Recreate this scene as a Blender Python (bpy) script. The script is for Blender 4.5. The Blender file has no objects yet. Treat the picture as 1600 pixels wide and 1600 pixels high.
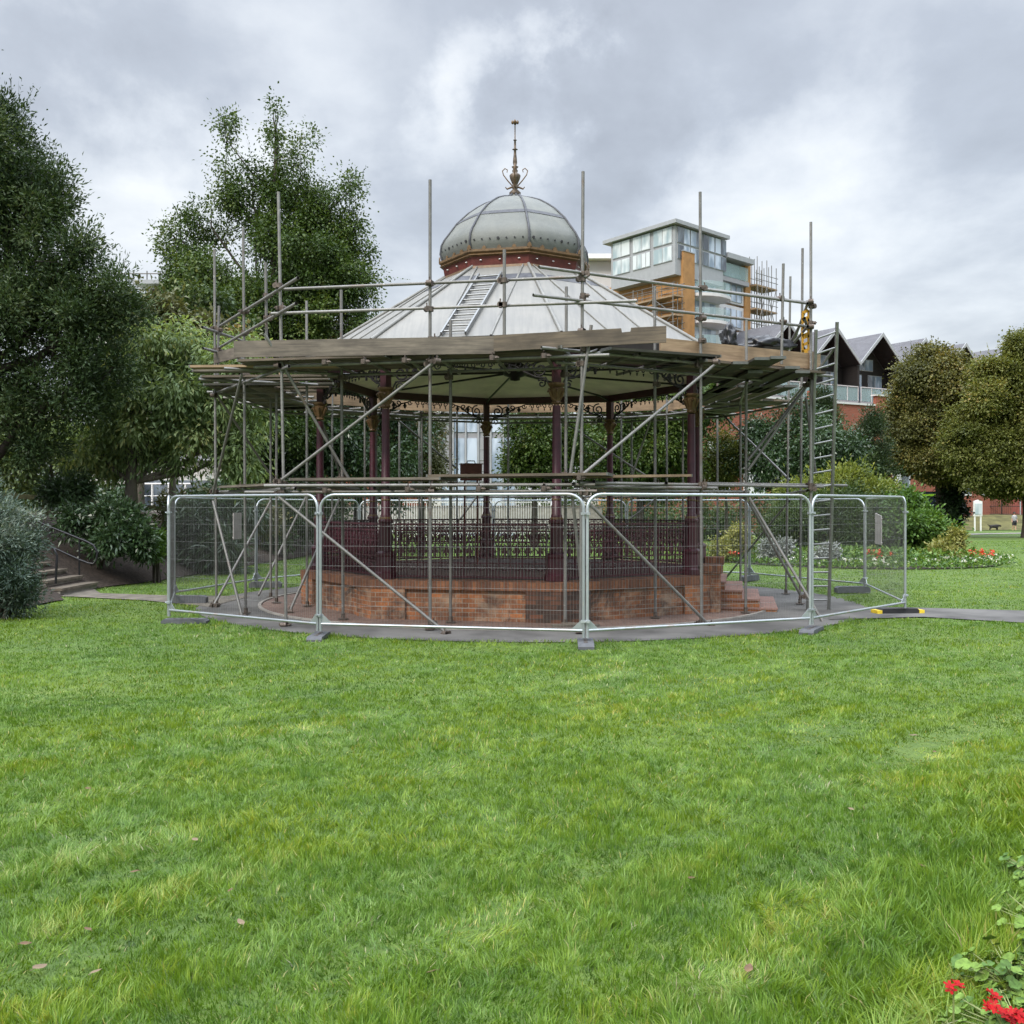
import bpy, math, random
import numpy as np
from mathutils import Vector, Matrix
random.seed(7)
RNG = np.random.default_rng(11)
sc = bpy.context.scene
COL = sc.collection
CAMH, HZ, FP = 1.86, 792.0, 1600.0
sin, cos, pi, R = math.sin, math.cos, math.pi, math.radians

def P(px, py, d):
    """point at distance d seen at photo pixel (px,py)"""
    return Vector(((px-800)/FP*d, d, CAMH-(py-HZ)/FP*d))
def GX(px, d): return (px-800)/FP*d
def ZY(py, d): return CAMH-(py-HZ)/FP*d

class MB:
    """collects polygons; build() links them as ONE mesh object"""
    def __init__(s, smooth=False):
        s.v=[]; s.f=[]; s.m=[]; s.ax=[]; s.smooth=smooth; s.sm=[]
    def add(s, verts, faces, mi=0, axis=None, smooth=None):
        o=len(s.v); s.v.extend(Vector(v) for v in verts)
        for f in faces:
            s.f.append(tuple(i+o for i in f)); s.m.append(mi); s.ax.append(axis)
            s.sm.append(s.smooth if smooth is None else smooth)
    def box(s, c, size, rz=0, mi=0, axis=None):
        x,y,z=(q/2 for q in size); cr,sr=cos(rz),sin(rz); c=Vector(c)
        vs=[c+Vector((a*cr-b*sr, a*sr+b*cr, e)) for e in (-z,z) for a,b in ((-x,-y),(x,-y),(x,y),(-x,y))]
        s.add(vs,[(3,2,1,0),(4,5,6,7),(0,1,5,4),(1,2,6,5),(2,3,7,6),(3,0,4,7)],mi,axis)
    def beam(s, p, q, w, h, up=(0,0,1), mi=0):
        """bar p->q; w across, h along 'up'"""
        p,q=Vector(p),Vector(q); d=(q-p).normalized(); up=Vector(up)
        side=d.cross(up)
        if side.length<1e-5: side=Vector((1,0,0))
        side.normalize(); u=side.cross(d).normalized()
        vs=[]
        for c in (p,q):
            for a,b in ((-1,-1),(1,-1),(1,1),(-1,1)): vs.append(c+side*(a*w/2)+u*(b*h/2))
        s.add(vs,[(3,2,1,0),(4,5,6,7),(0,1,5,4),(1,2,6,5),(2,3,7,6),(3,0,4,7)],mi,tuple(d))
    def tube(s, pts, r, n=8, cap=False, mi=0, r2=None, smooth=True, closed=False):
        pts=[Vector(p) for p in pts]
        rs=r if isinstance(r,(list,tuple)) else ([r]*len(pts) if r2 is None else [r+(r2-r)*i/(len(pts)-1) for i in range(len(pts))])
        vs=[]; prev=None; L=len(pts)
        for i,p in enumerate(pts):
            if closed: d=(pts[(i+1)%L]-pts[i-1]).normalized()
            else: d=(pts[min(i+1,L-1)]-pts[max(i-1,0)]).normalized()
            if prev is None:
                a=Vector((0,0,1)) if abs(d.z)<.9 else Vector((1,0,0))
                u=d.cross(a).normalized()
            else:
                u=(prev-d*prev.dot(d))
                u=u.normalized() if u.length>1e-6 else d.orthogonal().normalized()
            prev=u; w=d.cross(u)
            for k in range(n):
                t=2*pi*k/n; vs.append(p+(u*cos(t)+w*sin(t))*rs[i])
        fs=[]
        rng=L if closed else L-1
        for i in range(rng):
            j=(i+1)%L
            for k in range(n): fs.append((i*n+k,i*n+(k+1)%n,j*n+(k+1)%n,j*n+k))
        ax=tuple((pts[-1]-pts[0]).normalized()) if (pts[-1]-pts[0]).length>1e-6 else None
        s.add(vs,fs,mi,ax,smooth)
        if cap and not closed:
            s.add(vs[:n],[tuple(range(n))[::-1]],mi,None,False); s.add(vs[-n:],[tuple(range(n))],mi,None,False)
    def lathe(s, prof, n=16, c=(0,0,0), mi=0, smooth=True, a0=0, cap=False):
        c=Vector(c); vs=[]; fs=[]
        for r,z in prof:
            for k in range(n):
                a=a0+2*pi*k/n; vs.append(c+Vector((r*sin(a),-r*cos(a),z)))
        for i in range(len(prof)-1):
            for k in range(n): fs.append((i*n+k,i*n+(k+1)%n,(i+1)*n+(k+1)%n,(i+1)*n+k))
        if cap:
            fs.append(tuple(range(n))[::-1]); fs.append(tuple(range((len(prof)-1)*n,len(prof)*n)))
        s.add(vs,fs,mi,None,smooth)
    def prism(s, poly, ext, mi=0):
        """poly: 3d points; extruded by vector ext"""
        n=len(poly); ext=Vector(ext); vs=[Vector(p) for p in poly]; vs+= [p+ext for p in vs]
        fs=[tuple(range(n))[::-1],tuple(range(n,2*n))]+[(i,(i+1)%n,n+(i+1)%n,n+i) for i in range(n)]
        s.add(vs,fs,mi)
    def quad(s,a,b,c,d,mi=0,axis=None): s.add([a,b,c,d],[(0,1,2,3)],mi,axis)
    def build(s, name, mat, parent=None, origin=None):
        me=bpy.data.meshes.new(name)
        off=Vector(origin) if origin is not None else (BASE.get(parent.name,Vector((0,0,0))) if parent else Vector((0,0,0)))
        me.from_pydata([v-off for v in s.v],[],s.f)
        mats=mat if isinstance(mat,(list,tuple)) else [mat]
        for m in mats: me.materials.append(m)
        if s.f:
            me.polygons.foreach_set('material_index',s.m)
            me.polygons.foreach_set('use_smooth',s.sm)
        uv=me.uv_layers.new(name='UVMap')
        co=[v for v in s.v]; data=[]
        for pl in me.polygons:
            n=pl.normal; ax=s.ax[pl.index]
            if ax is not None:
                u=Vector(ax); w=n.cross(u)
                if w.length<1e-3: u=n.orthogonal().normalized(); w=n.cross(u)
            elif abs(n.z)>.75: u=Vector((1,0,0)); w=Vector((0,1,0))
            else:
                u=Vector((-n.y,n.x,0)).normalized(); w=n.cross(u) if abs(n.z)>.2 else Vector((0,0,1))
            for vi in pl.vertices: data.extend((co[vi].dot(u),co[vi].dot(w)))
        uv.data.foreach_set('uv',data)
        me.update()
        o=bpy.data.objects.new(name,me); COL.objects.link(o)
        if parent:
            o.parent=parent; BASE[o.name]=off
        elif origin is not None:
            o.location=off; BASE[o.name]=off
        else: BASE[o.name]=Vector((0,0,0))
        return o
BASE={}
def tag(o,label=None,cat=None,group=None,kind=None):
    if label: o['label']=label
    if cat: o['category']=cat
    if group: o['group']=group
    if kind: o['kind']=kind
    return o
def thing(name,label,cat,loc=(0,0,0),group=None,rz=0):
    o=bpy.data.objects.new(name,None); COL.objects.link(o); o.location=loc
    o.empty_display_size=.2
    o.rotation_euler=(0,0,rz); BASE[o.name]=Vector(loc); tag(o,label,cat,group); return o
def copy_tree(root,loc,rz=0,label=None,scale=None):
    def cp(o,par):
        c=o.copy(); COL.objects.link(c)
        if par: c.parent=par
        for ch in list(o.children): cp(ch,c)
        return c
    r=cp(root,None); r.location=loc; r.rotation_euler=(0,0,rz)
    if scale: r.scale=scale
    if label: r['label']=label
    return r
def numesh(name,verts,faces4,mat,parent=None,rnd=None,origin=None,tris=None,attrs=None):
    """fast mesh from numpy arrays; verts Nx3, faces4 Mx4 (and tris Kx3)"""
    off=np.array(origin if origin is not None else (BASE.get(parent.name,(0,0,0)) if parent else (0,0,0)),dtype=np.float64)
    me=bpy.data.meshes.new(name)
    verts=np.asarray(verts,dtype=np.float32)-off.astype(np.float32)
    nq=len(faces4); nt=0 if tris is None else len(tris)
    me.vertices.add(len(verts)); me.vertices.foreach_set('co',verts.ravel())
    idx=np.asarray(faces4,dtype=np.int32).ravel()
    starts=np.arange(nq,dtype=np.int32)*4
    if nt:
        idx=np.concatenate([idx,np.asarray(tris,dtype=np.int32).ravel()])
        starts=np.concatenate([starts,nq*4+np.arange(nt,dtype=np.int32)*3])
    me.loops.add(len(idx)); me.loops.foreach_set('vertex_index',idx)
    me.polygons.add(nq+nt); me.polygons.foreach_set('loop_start',starts)
    me.update(calc_edges=True)
    me.materials.append(mat)
    if attrs:
        for k,a in attrs.items():
            at=me.attributes.new(k,'FLOAT','FACE'); at.data.foreach_set('value',np.asarray(a,dtype=np.float32))
    o=bpy.data.objects.new(name,me); COL.objects.link(o)
    if parent: o.parent=parent
    else: o.location=off
    BASE[o.name]=Vector(off)
    return o

# ---------------------------------------------------------------- materials
def newmat(name):
    m=bpy.data.materials.new(name); m.use_nodes=True
    nt=m.node_tree; b=nt.nodes['Principled BSDF']; return m,nt,b
def N(nt,t,**kw):
    n=nt.nodes.new(t)
    for k,v in kw.items():
        if k.startswith('i_'):
            n.inputs[k[2:].replace('_',' ')].default_value=v
        else: setattr(n,k,v)
    return n
def ramp(nt,fac,stops):
    r=nt.nodes.new('ShaderNodeValToRGB'); e=r.color_ramp.elements
    while len(e)<len(stops): e.new(.5)
    for el,(p,c) in zip(e,stops):
        el.position=p; el.color=(c[0],c[1],c[2],1)
    nt.links.new(fac,r.inputs[0]); return r.outputs[0]
def mixc(nt,fac,a,b,mode='MIX'):
    m=nt.nodes.new('ShaderNodeMix'); m.data_type='RGBA'; m.blend_type=mode
    for sock,val in ((0,fac),(6,a),(7,b)):
        if isinstance(val,(int,float)): m.inputs[sock].default_value=val
        elif isinstance(val,(tuple,list)): m.inputs[sock].default_value=(val[0],val[1],val[2],1)
        else: nt.links.new(val,m.inputs[sock])
    return m.outputs[2]
def noise(nt,vec,scale,detail=4,rough=.55,dist=0):
    n=N(nt,'ShaderNodeTexNoise'); n.inputs['Scale'].default_value=scale; n.inputs['Detail'].default_value=detail
    n.inputs['Roughness'].default_value=rough; n.inputs['Distortion'].default_value=dist
    if vec is not None: nt.links.new(vec,n.inputs['Vector'])
    return n.outputs['Fac']
def coords(nt,kind='Object',scale=None):
    t=N(nt,'ShaderNodeTexCoord'); o=t.outputs[kind]
    if scale:
        mp=N(nt,'ShaderNodeMapping'); mp.inputs['Scale'].default_value=scale; nt.links.new(o,mp.inputs[0]); o=mp.outputs[0]
    return o
def bump(nt,b,h,strength=.3,dist=.01):
    n=N(nt,'ShaderNodeBump'); n.inputs['Strength'].default_value=strength; n.inputs['Distance'].default_value=dist
    nt.links.new(h,n.inputs['Height']); nt.links.new(n.outputs[0],b.inputs['Normal'])
def simple(name,col,rough=.6,metal=0,var=.25,scale=6,bmp=0,kind='Object',col2=None,spec=.4,stretch=None,lo=.35,hi=.65):
    m,nt,b=newmat(name)
    f=noise(nt,coords(nt,kind,stretch),scale,5)
    c2=col2 or tuple(c*(1-var) for c in col)
    c=ramp(nt,f,[(lo,c2),(hi,col)])
    nt.links.new(c,b.inputs['Base Color'])
    b.inputs['Roughness'].default_value=rough; b.inputs['Metallic'].default_value=metal
    b.inputs['Specular IOR Level'].default_value=spec
    if bmp: bump(nt,b,f,bmp)
    return m
def leafmat(name,stops,trans=.28,rough=.5,spec=.35,attr='rnd'):
    m,nt,b=newmat(name)
    a=N(nt,'ShaderNodeAttribute',attribute_name=attr)
    c=ramp(nt,a.outputs['Fac'],stops)
    nt.links.new(c,b.inputs['Base Color']); b.inputs['Roughness'].default_value=rough
    b.inputs['Specular IOR Level'].default_value=spec
    t=N(nt,'ShaderNodeBsdfTranslucent'); 
    tc=mixc(nt,1.0,c,(1.25,1.15,.55),'MULTIPLY'); nt.links.new(tc,t.inputs[0])
    mx=N(nt,'ShaderNodeMixShader'); mx.inputs[0].default_value=trans
    nt.links.new(b.outputs[0],mx.inputs[1]); nt.links.new(t.outputs[0],mx.inputs[2])
    nt.links.new(mx.outputs[0],nt.nodes['Material Output'].inputs[0]); return m
def glassmat(name,tint,rough=.03,alpha=.35):
    """reflective pane, partly clear"""
    m,nt,b=newmat(name); b.inputs['Base Color'].default_value=(*tint,1); b.inputs['Roughness'].default_value=rough
    b.inputs['Specular IOR Level'].default_value=.9; b.inputs['Alpha'].default_value=alpha
    return m
def windowmat(name,dark,light,scale=1.2):
    """window with a room and curtains behind the pane"""
    m,nt,b=newmat(name)
    f=noise(nt,coords(nt,'UV',(1.0,.35,1)),scale,2)
    nt.links.new(ramp(nt,f,[(.42,dark),(.58,light)]),b.inputs['Base Color'])
    b.inputs['Roughness'].default_value=.06; b.inputs['Specular IOR Level'].default_value=.9
    b.inputs['Coat Weight'].default_value=.3; b.inputs['Coat Roughness'].default_value=.03
    return m
def brickmat(name,c1,c2,mortar,bw=.225,bh=.075,dirt=.5,soldier=False,stain=(.045,.036,.032),patch=None):
    m,nt,b=newmat(name)
    uv=coords(nt,'UV')
    br=N(nt,'ShaderNodeTexBrick'); nt.links.new(uv,br.inputs['Vector'])
    br.inputs['Scale'].default_value=1; br.inputs['Brick Width'].default_value=bw; br.inputs['Row Height'].default_value=bh
    br.inputs['Mortar Size'].default_value=.008; br.inputs['Mortar Smooth'].default_value=.3
    if soldier: br.offset=0
    br.inputs['Color1'].default_value=(*c1,1); br.inputs['Color2'].default_value=(*c2,1); br.inputs['Mortar'].default_value=(*mortar,1)
    n1=noise(nt,uv,1.6,6,.65); n2=noise(nt,uv,14,4,.6)
    c=mixc(nt,ramp(nt,n1,[(.45,(0,0,0)),(.68,(dirt,dirt,dirt))]),br.outputs[0],stain)
    c=mixc(nt,ramp(nt,n2,[(.3,(.45,.45,.45)),(.7,(0,0,0))]),c,tuple(q*.45 for q in c2))
    if patch:
        n3=noise(nt,coords(nt,'UV',(1,1,1)),2.3,5,.7,.5); c=mixc(nt,ramp(nt,n3,[(.50,(0,0,0)),(.66,(.62,.62,.62))]),c,patch)
        n4=noise(nt,coords(nt,'UV',(.9,1.3,1)),.9,6,.75,.8); c=mixc(nt,ramp(nt,n4,[(.54,(0,0,0)),(.64,(.85,.85,.85))]),c,stain)
    nt.links.new(c,b.inputs['Base Color']); b.inputs['Roughness'].default_value=.85
    inv=N(nt,'ShaderNodeMath',operation='SUBTRACT'); inv.inputs[0].default_value=1; nt.links.new(br.outputs['Fac'],inv.inputs[1])
    bump(nt,b,inv.outputs[0],.5,.01)
    return m
def woodmat(name,col,dark,rough=.75,knots=True):
    m,nt,b=newmat(name)
    uv=coords(nt,'UV',(1.1,16,1)); f=noise(nt,uv,1.6,6,.6,.4)
    f2=noise(nt,coords(nt,'UV',(1.5,3,1)),1.2,4)
    c=ramp(nt,f,[(.32,dark),(.62,col)])
    c=mixc(nt,ramp(nt,f2,[(.42,(0,0,0)),(.7,(.7,.7,.7))]),c,tuple(q*.55 for q in dark))
    nt.links.new(c,b.inputs['Base Color']); b.inputs['Roughness'].default_value=rough; bump(nt,b,f,.25,.004)
    return m
def galv(name,a,b_,metal=.55,rough=.5):
    m,nt,b=newmat(name)
    f=noise(nt,coords(nt,'Object'),7,6,.7)
    oi=N(nt,'ShaderNodeObjectInfo')
    c=ramp(nt,f,[(.3,b_),(.68,a)])
    c=mixc(nt,ramp(nt,oi.outputs['Random'],[(0,(.0,.0,.0)),(1,(.55,.55,.55))]),c,tuple(q*.55 for q in b_))
    g=noise(nt,coords(nt,'Object'),2.6,4,.6); c=mixc(nt,ramp(nt,g,[(.60,(0,0,0)),(.70,(.5,.5,.5))]),c,(b_[0]*.9,b_[0]*.55,b_[0]*.35))
    g2=noise(nt,coords(nt,'Object'),16,2,.5); c=mixc(nt,ramp(nt,g2,[(.68,(0,0,0)),(.72,(.5,.5,.5))]),c,(.45,.44,.42))
    nt.links.new(c,b.inputs['Base Color']); b.inputs['Metallic'].default_value=metal; b.inputs['Roughness'].default_value=rough
    return m
M={}
M['tube']=galv('galvanised_tube',(.27,.265,.255),(.16,.155,.142),.4,.55)
M['coupler']=simple('rusty_coupler',(.16,.13,.11),.6,.6,.5,30)
M['fence']=galv('fence_galvanised',(.52,.56,.58),(.40,.44,.46),.6,.4)
M['wire']=simple('fence_wire',(.27,.275,.27),.45,.6,.2,5)
M['alu']=simple('ladder_aluminium',(.24,.245,.24),.4,.7,.2,9)
M['board']=woodmat('scaffold_board',(.145,.112,.078),(.07,.055,.04))  # timber colour, lowered to carry deck underside shade
M['boardgrey']=woodmat('weathered_board',(.175,.148,.115),(.082,.068,.054))
M['boardnew']=woodmat('new_board',(.36,.255,.155),(.23,.155,.09))
M['boardgreen']=woodmat('shade_dark_board',(.052,.048,.032),(.024,.023,.017))  # near-black tone paints in the shade under the decks
M['hoop']=simple('board_end_hoop',(.16,.165,.155),.45,.6,.2,20)
M['maroon']=simple('maroon_paint',(.068,.010,.021),.42,0,.35,9,spec=.5)
M['darkiron']=simple('dark_maroon_ironwork',(.055,.014,.020),.5,0,.4,8)
M['blackiron']=simple('black_ironwork',(.018,.015,.016),.5,0,.3,8)
M['gold']=simple('gold_paint',(.155,.092,.040),.5,.1,.4,12)
M['brick']=brickmat('red_brick',(.42,.155,.055),(.19,.075,.036),(.31,.25,.19),.225,.075,.95,patch=(.36,.27,.19))
M['brickdark']=brickmat('sooty_brick',(.17,.065,.034),(.045,.026,.02),(.07,.055,.045),.225,.075,.95)
M['soldier']=brickmat('brick_coping',(.31,.125,.055),(.15,.06,.034),(.13,.10,.075),.075,.24,.5,True)
M['paver']=brickmat('brick_paving',(.23,.15,.115),(.17,.105,.085),(.10,.075,.06),.21,.105,.45)
M['tile']=brickmat('step_tile',(.33,.19,.15),(.27,.15,.12),(.2,.16,.13),.3,.3,.4)
M['farbrick']=brickmat('orange_red_brick',(.30,.085,.045),(.24,.065,.035),(.28,.2,.16),.45,.15,.15)
def leadmat():
    m,nt,b=newmat('painted_lead_roof')
    f=noise(nt,coords(nt,'UV',(1,1,1)),1.4,6,.6); g=noise(nt,coords(nt,'UV',(9,.7,1)),1.5,5,.6)
    c=ramp(nt,f,[(.3,(.155,.153,.14)),(.7,(.205,.197,.172))])
    c=mixc(nt,ramp(nt,g,[(.42,(0,0,0)),(.72,(.55,.55,.55))]),c,(.112,.112,.104))
    nt.links.new(c,b.inputs['Base Color']); b.inputs['Roughness'].default_value=.55; bump(nt,b,f,.15,.02); return m
M['lead']=leadmat()
def domemat():
    m,nt,b=newmat('weathered_dome_sheet')
    o=coords(nt,'Object'); f=noise(nt,o,1.6,6,.65); g=noise(nt,coords(nt,'Object',(6,6,1)),1.3,5,.6); sp=noise(nt,o,26,3,.5)
    c=ramp(nt,f,[(.3,(.100,.108,.100)),(.7,(.160,.166,.146))])
    c=mixc(nt,ramp(nt,g,[(.45,(0,0,0)),(.75,(.4,.4,.4))]),c,(.10,.112,.105))
    c=mixc(nt,ramp(nt,sp,[(.70,(0,0,0)),(.74,(.85,.85,.85))]),c,(.08,.08,.09))
    nt.links.new(c,b.inputs['Base Color']); b.inputs['Roughness'].default_value=.6; bump(nt,b,f,.35,.05); return m
M['dome']=domemat()
M['leadrib']=simple('dark_lead_rib',(.075,.078,.088),.55,.1,.4,10)
M['roll']=simple('lead_roll',(.205,.203,.185),.5,0,.3,5)
M['ceiling']=simple('cream_ceiling',(.82,.77,.60),.8,0,.2,2.5)
M['dark']=simple('dark_timber',(.03,.026,.022),.8,0,.4,4)
M['asphalt']=simple('asphalt',(.125,.12,.112),.9,0,.5,.9,.3,lo=.38,hi=.60)
M['pathdirt']=simple('worn_path',(.17,.15,.12),.95,0,.45,4,.3)
M['concrete']=simple('concrete',(.30,.28,.25),.9,0,.35,5,.2)
M['stone']=simple('step_stone',(.15,.125,.095),.9,0,.45,6,.3)
M['rubber']=simple('black_rubber',(.028,.028,.03),.75,0,.3,9)
M['footgrey']=simple('grey_block',(.11,.115,.125),.8,0,.3,9)
M['yellow']=simple('yellow_plastic',(.75,.55,.04),.5,0,.2,9)
M['ygate']=simple('yellow_gate_paint',(.62,.33,.03),.5,0,.3,6)
M['sign']=simple('pale_sign_back',(.55,.52,.50),.6,0,.12,4)
M['blackbag']=simple('black_polythene',(.012,.012,.014),.3,0,.3,6,spec=.6)
M['bark']=simple('grey_bark',(.13,.115,.09),.9,0,.5,7,.6,stretch=(1,1,.3))
M['darkbark']=simple('dark_bark',(.06,.05,.04),.9,0,.5,7,.6,stretch=(1,1,.3))
M['mulch']=simple('bark_mulch',(.055,.040,.030),.95,0,.65,16,.9)
M['black']=simple('black_handrail',(.012,.012,.014),.35,0,.2,6,spec=.5)
M['redbox']=simple('red_brown_box',(.13,.045,.035),.7,0,.3,8)
M['white']=simple('white_paint',(.72,.72,.70),.6,0,.08,3)
M['palewall']=simple('pale_render',(.55,.53,.49),.8,0,.08,2)
M['timberclad']=simple('orange_timber_cladding',(.40,.21,.075),.7,0,.25,1.5)
M['darktimber']=simple('dark_brown_timber',(.023,.0185,.017),.7,0,.4,2,stretch=(1,1,6))
M['slate']=brickmat('grey_slate',(.155,.155,.168),(.125,.125,.137),(.10,.10,.11),.5,.28,.2)
M['greytrim']=simple('grey_trim',(.33,.34,.35),.6,0,.1,2)
M['greypanel']=simple('grey_panel',(.28,.28,.29),.6,0,.1,2)
M['lightpanel']=simple('light_grey_panel',(.56,.55,.54),.7,0,.08,1)
M['redwood']=simple('red_painted_boards',(.30,.085,.065),.8,0,.3,2,stretch=(3,3,.3))
M['win']=windowmat('window_dark',(.045,.055,.07),(.14,.17,.2))
M['winlight']=windowmat('window_bright',(.30,.38,.40),(.62,.66,.66),.8)
M['winblue']=windowmat('window_blue',(.20,.26,.33),(.50,.57,.66),1.0)
M['balglass']=glassmat('balcony_glass',(.33,.47,.46),.04,.42)
M['skin']=simple('skin',(.55,.33,.24),.6,0,.1,5)
M['shirt']=simple('striped_shirt',(.45,.45,.46),.8,0,.6,14)
M['shorts']=simple('dark_shorts',(.03,.03,.04),.8,0,.2,5)
M['hair']=simple('dark_hair',(.03,.022,.018),.6,0,.2,5)
M['dogfur']=simple('black_fur',(.015,.013,.012),.7,0,.2,9)
M['busdark']=simple('bus_dark_paint',(.018,.022,.05),.3,0,.2,2)
M['busgreen']=simple('bus_green_band',(.42,.75,.05),.4,0,.05,2)
M['carwhite']=simple('car_white',(.65,.66,.7),.25,0,.05,2)
M['tin']=simple('litter_pale',(.22,.16,.10),.8,0,.4,9)
M['deadleaf']=simple('dead_leaf',(.17,.10,.055),.8,0,.5,14)
# ================================================================ SETTING
C0=Vector((.06,20.3,0))                 # centre of the bandstand
def smooth(a,b,x):
    t=np.clip((x-a)/(b-a),0,1); return t*t*(3-2*t)
def vnoise(x,y,scale,seed):
    g=np.random.default_rng(seed).random((257,257)).astype(np.float32)
    u=np.asarray(x)/scale+5000.3; v=np.asarray(y)/scale+5000.7
    i=np.floor(u).astype(int); j=np.floor(v).astype(int); fu=u-i; fv=v-j
    fu=fu*fu*(3-2*fu); fv=fv*fv*(3-2*fv); i%=256; j%=256
    return (g[i,j]*(1-fu)+g[i+1,j]*fu)*(1-fv)+(g[i,j+1]*(1-fu)+g[i+1,j+1]*fu)*fv
BANK=np.array([(-9.2,4),(-8.9,12),(-8.9,20.6),(-9.45,21.2),(-9.4,23.4),(-8.8,25.6),(-8.5,30),(-7.6,40),(-7.4,60)],float)
def bank_x(y): return np.interp(y,BANK[:,1],BANK[:,0])
def bank_z(x,y):
    d=np.clip(bank_x(y)-np.asarray(x),0,None)
    return np.minimum(.43*d,1.55)
def ground_z(x,y):
    x=np.asarray(x,float); y=np.asarray(y,float)
    s=-.45*np.clip((y-35)/75,0,1)*smooth(-3,8,x)
    b=smooth(98,104,y)*1.45*smooth(24,36,x)
    return s+b+.03*(vnoise(x,y,3.1,5)-.5)*smooth(7.5,10,np.hypot(x-.3,y-20.3))
def gz(x,y): return float(ground_z(x,y))

def grid_sheet(name,xs,ys,zf,mat,keep=None):
    X,Y=np.meshgrid(np.asarray(xs,float),np.asarray(ys,float)); Z=zf(X,Y)
    v=np.stack([X,Y,Z],-1).reshape(-1,3); nx=len(xs); ny=len(ys)
    i=np.arange(ny-1)[:,None]*nx+np.arange(nx-1)[None,:]
    f=np.stack([i,i+1,i+nx+1,i+nx],-1).reshape(-1,4)
    if keep is not None:
        c=v[f].mean(1); f=f[keep(c[:,0],c[:,1])]
    return numesh(name,v,f,mat)
def lawnmat():
    m,nt,b=newmat('lawn_soil_and_turf')
    o=coords(nt,'Object'); f=noise(nt,o,.35,5,.6); g=noise(nt,o,9,5,.7)
    c=ramp(nt,f,[(.3,(.055,.100,.012)),(.5,(.085,.140,.016)),(.7,(.120,.175,.024))])
    c=mixc(nt,ramp(nt,g,[(.35,(.55,.55,.55)),(.6,(0,0,0))]),c,(.028,.07,.010))
    nt.links.new(c,b.inputs['Base Color']); b.inputs['Roughness'].default_value=.9
    bump(nt,b,g,.9,.06); return m
M['lawn']=lawnmat()
xs=np.concatenate([np.linspace(-260,-30,24),np.linspace(-28,40,120),np.linspace(43,320,40)])
ys=np.concatenate([np.linspace(-40,-2,10),np.linspace(0,60,110),np.linspace(62,130,60),np.linspace(140,600,24)])
tag(grid_sheet('lawn',xs,ys,ground_z,M['lawn']),'green park lawn in front of the bandstand','lawn',kind='structure')

# asphalt round the bandstand, brick apron, paths
def disc(name,c,r,z,mat,n=96,rin=0,poly=None):
    b=MB(); pts=[(c[0]+r*sin(2*pi*k/n),c[1]-r*cos(2*pi*k/n),z) for k in range(n)]
    pts_in=[(c[0]+rin*sin(2*pi*k/n),c[1]-rin*cos(2*pi*k/n),z) for k in range(n)]
    for k in range(n): b.quad(pts[k],pts[(k+1)%n],pts_in[(k+1)%n],pts_in[k])
    return b.build(name,mat)
ASP=(.35,20.35,6.34)
tag(disc('asphalt_surround',ASP[:2],ASP[2],.009,M['asphalt'],rin=3.0),'grey asphalt ring round the bandstand','pavement',kind='structure')
o=disc('brick_apron',(C0.x,C0.y),4.95,.014,M['paver'],rin=3.0)
tag(o,'ring of brick paving at the foot of the bandstand','paving',kind='structure')
k=MB(); n=96
for i in range(n):
    a0,a1=2*pi*i/n,2*pi*(i+1)/n
    f=lambda a,r,z:(C0.x+r*sin(a),C0.y-r*cos(a),z)
    k.quad(f(a0,4.95,.008),f(a1,4.95,.008),f(a1,4.95,.034),f(a0,4.95,.034)); k.quad(f(a0,4.95,.034),f(a1,4.95,.034),f(a1,4.89,.034),f(a0,4.89,.034))
    k.quad(f(a0,4.89,.034),f(a1,4.89,.034),f(a1,4.89,.01),f(a0,4.89,.01))
tag(k.build('apron_edging',M['concrete']),'thin edging round the brick paving','kerb',kind='structure')
def strip(name,pts,z,mat,label):
    b=MB()
    for (a,c),(d,e) in zip(pts[:-1],pts[1:]): b.quad((*a,z),(*d,z),(*e,z),(*c,z))
    tag(b.build(name,mat),label,'path',kind='structure')
RPATH=[((5.2,16.8),(5.9,18.9)),((6.9,17.15),(7.2,18.8)),((8.15,16.3),(9.15,18.2)),((11,14.6),(12.4,16.8)),((18,9),(20,12))]
strip('path',RPATH,.019,M['asphalt'],'grey asphalt path leaving the bandstand')
LPATH=[((-5.6,18.9),(-5.4,21.2)),((-7.2,20.2),(-7.0,21.3)),((-9.0,21.05),(-8.8,21.9)),((-9.6,21.2),(-9.5,23.2))]
strip('path',LPATH,.017,M['pathdirt'],'narrow path running to the stone steps')
b=MB()
FP2=[(28,70),(36,78),(48,86),(64,92),(80,96)]
for (x0,y0),(x1,y1) in zip(FP2[:-1],FP2[1:]): b.quad((x0,y0,gz(x0,y0)+.03),(x1,y1,gz(x1,y1)+.03),(x1-.9,y1+1.6,gz(x1,y1)+.03),(x0-.9,y0+1.6,gz(x0,y0)+.03))
tag(b.build('path',M['concrete']),'pale path far across the lawn','path',kind='structure')

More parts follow.
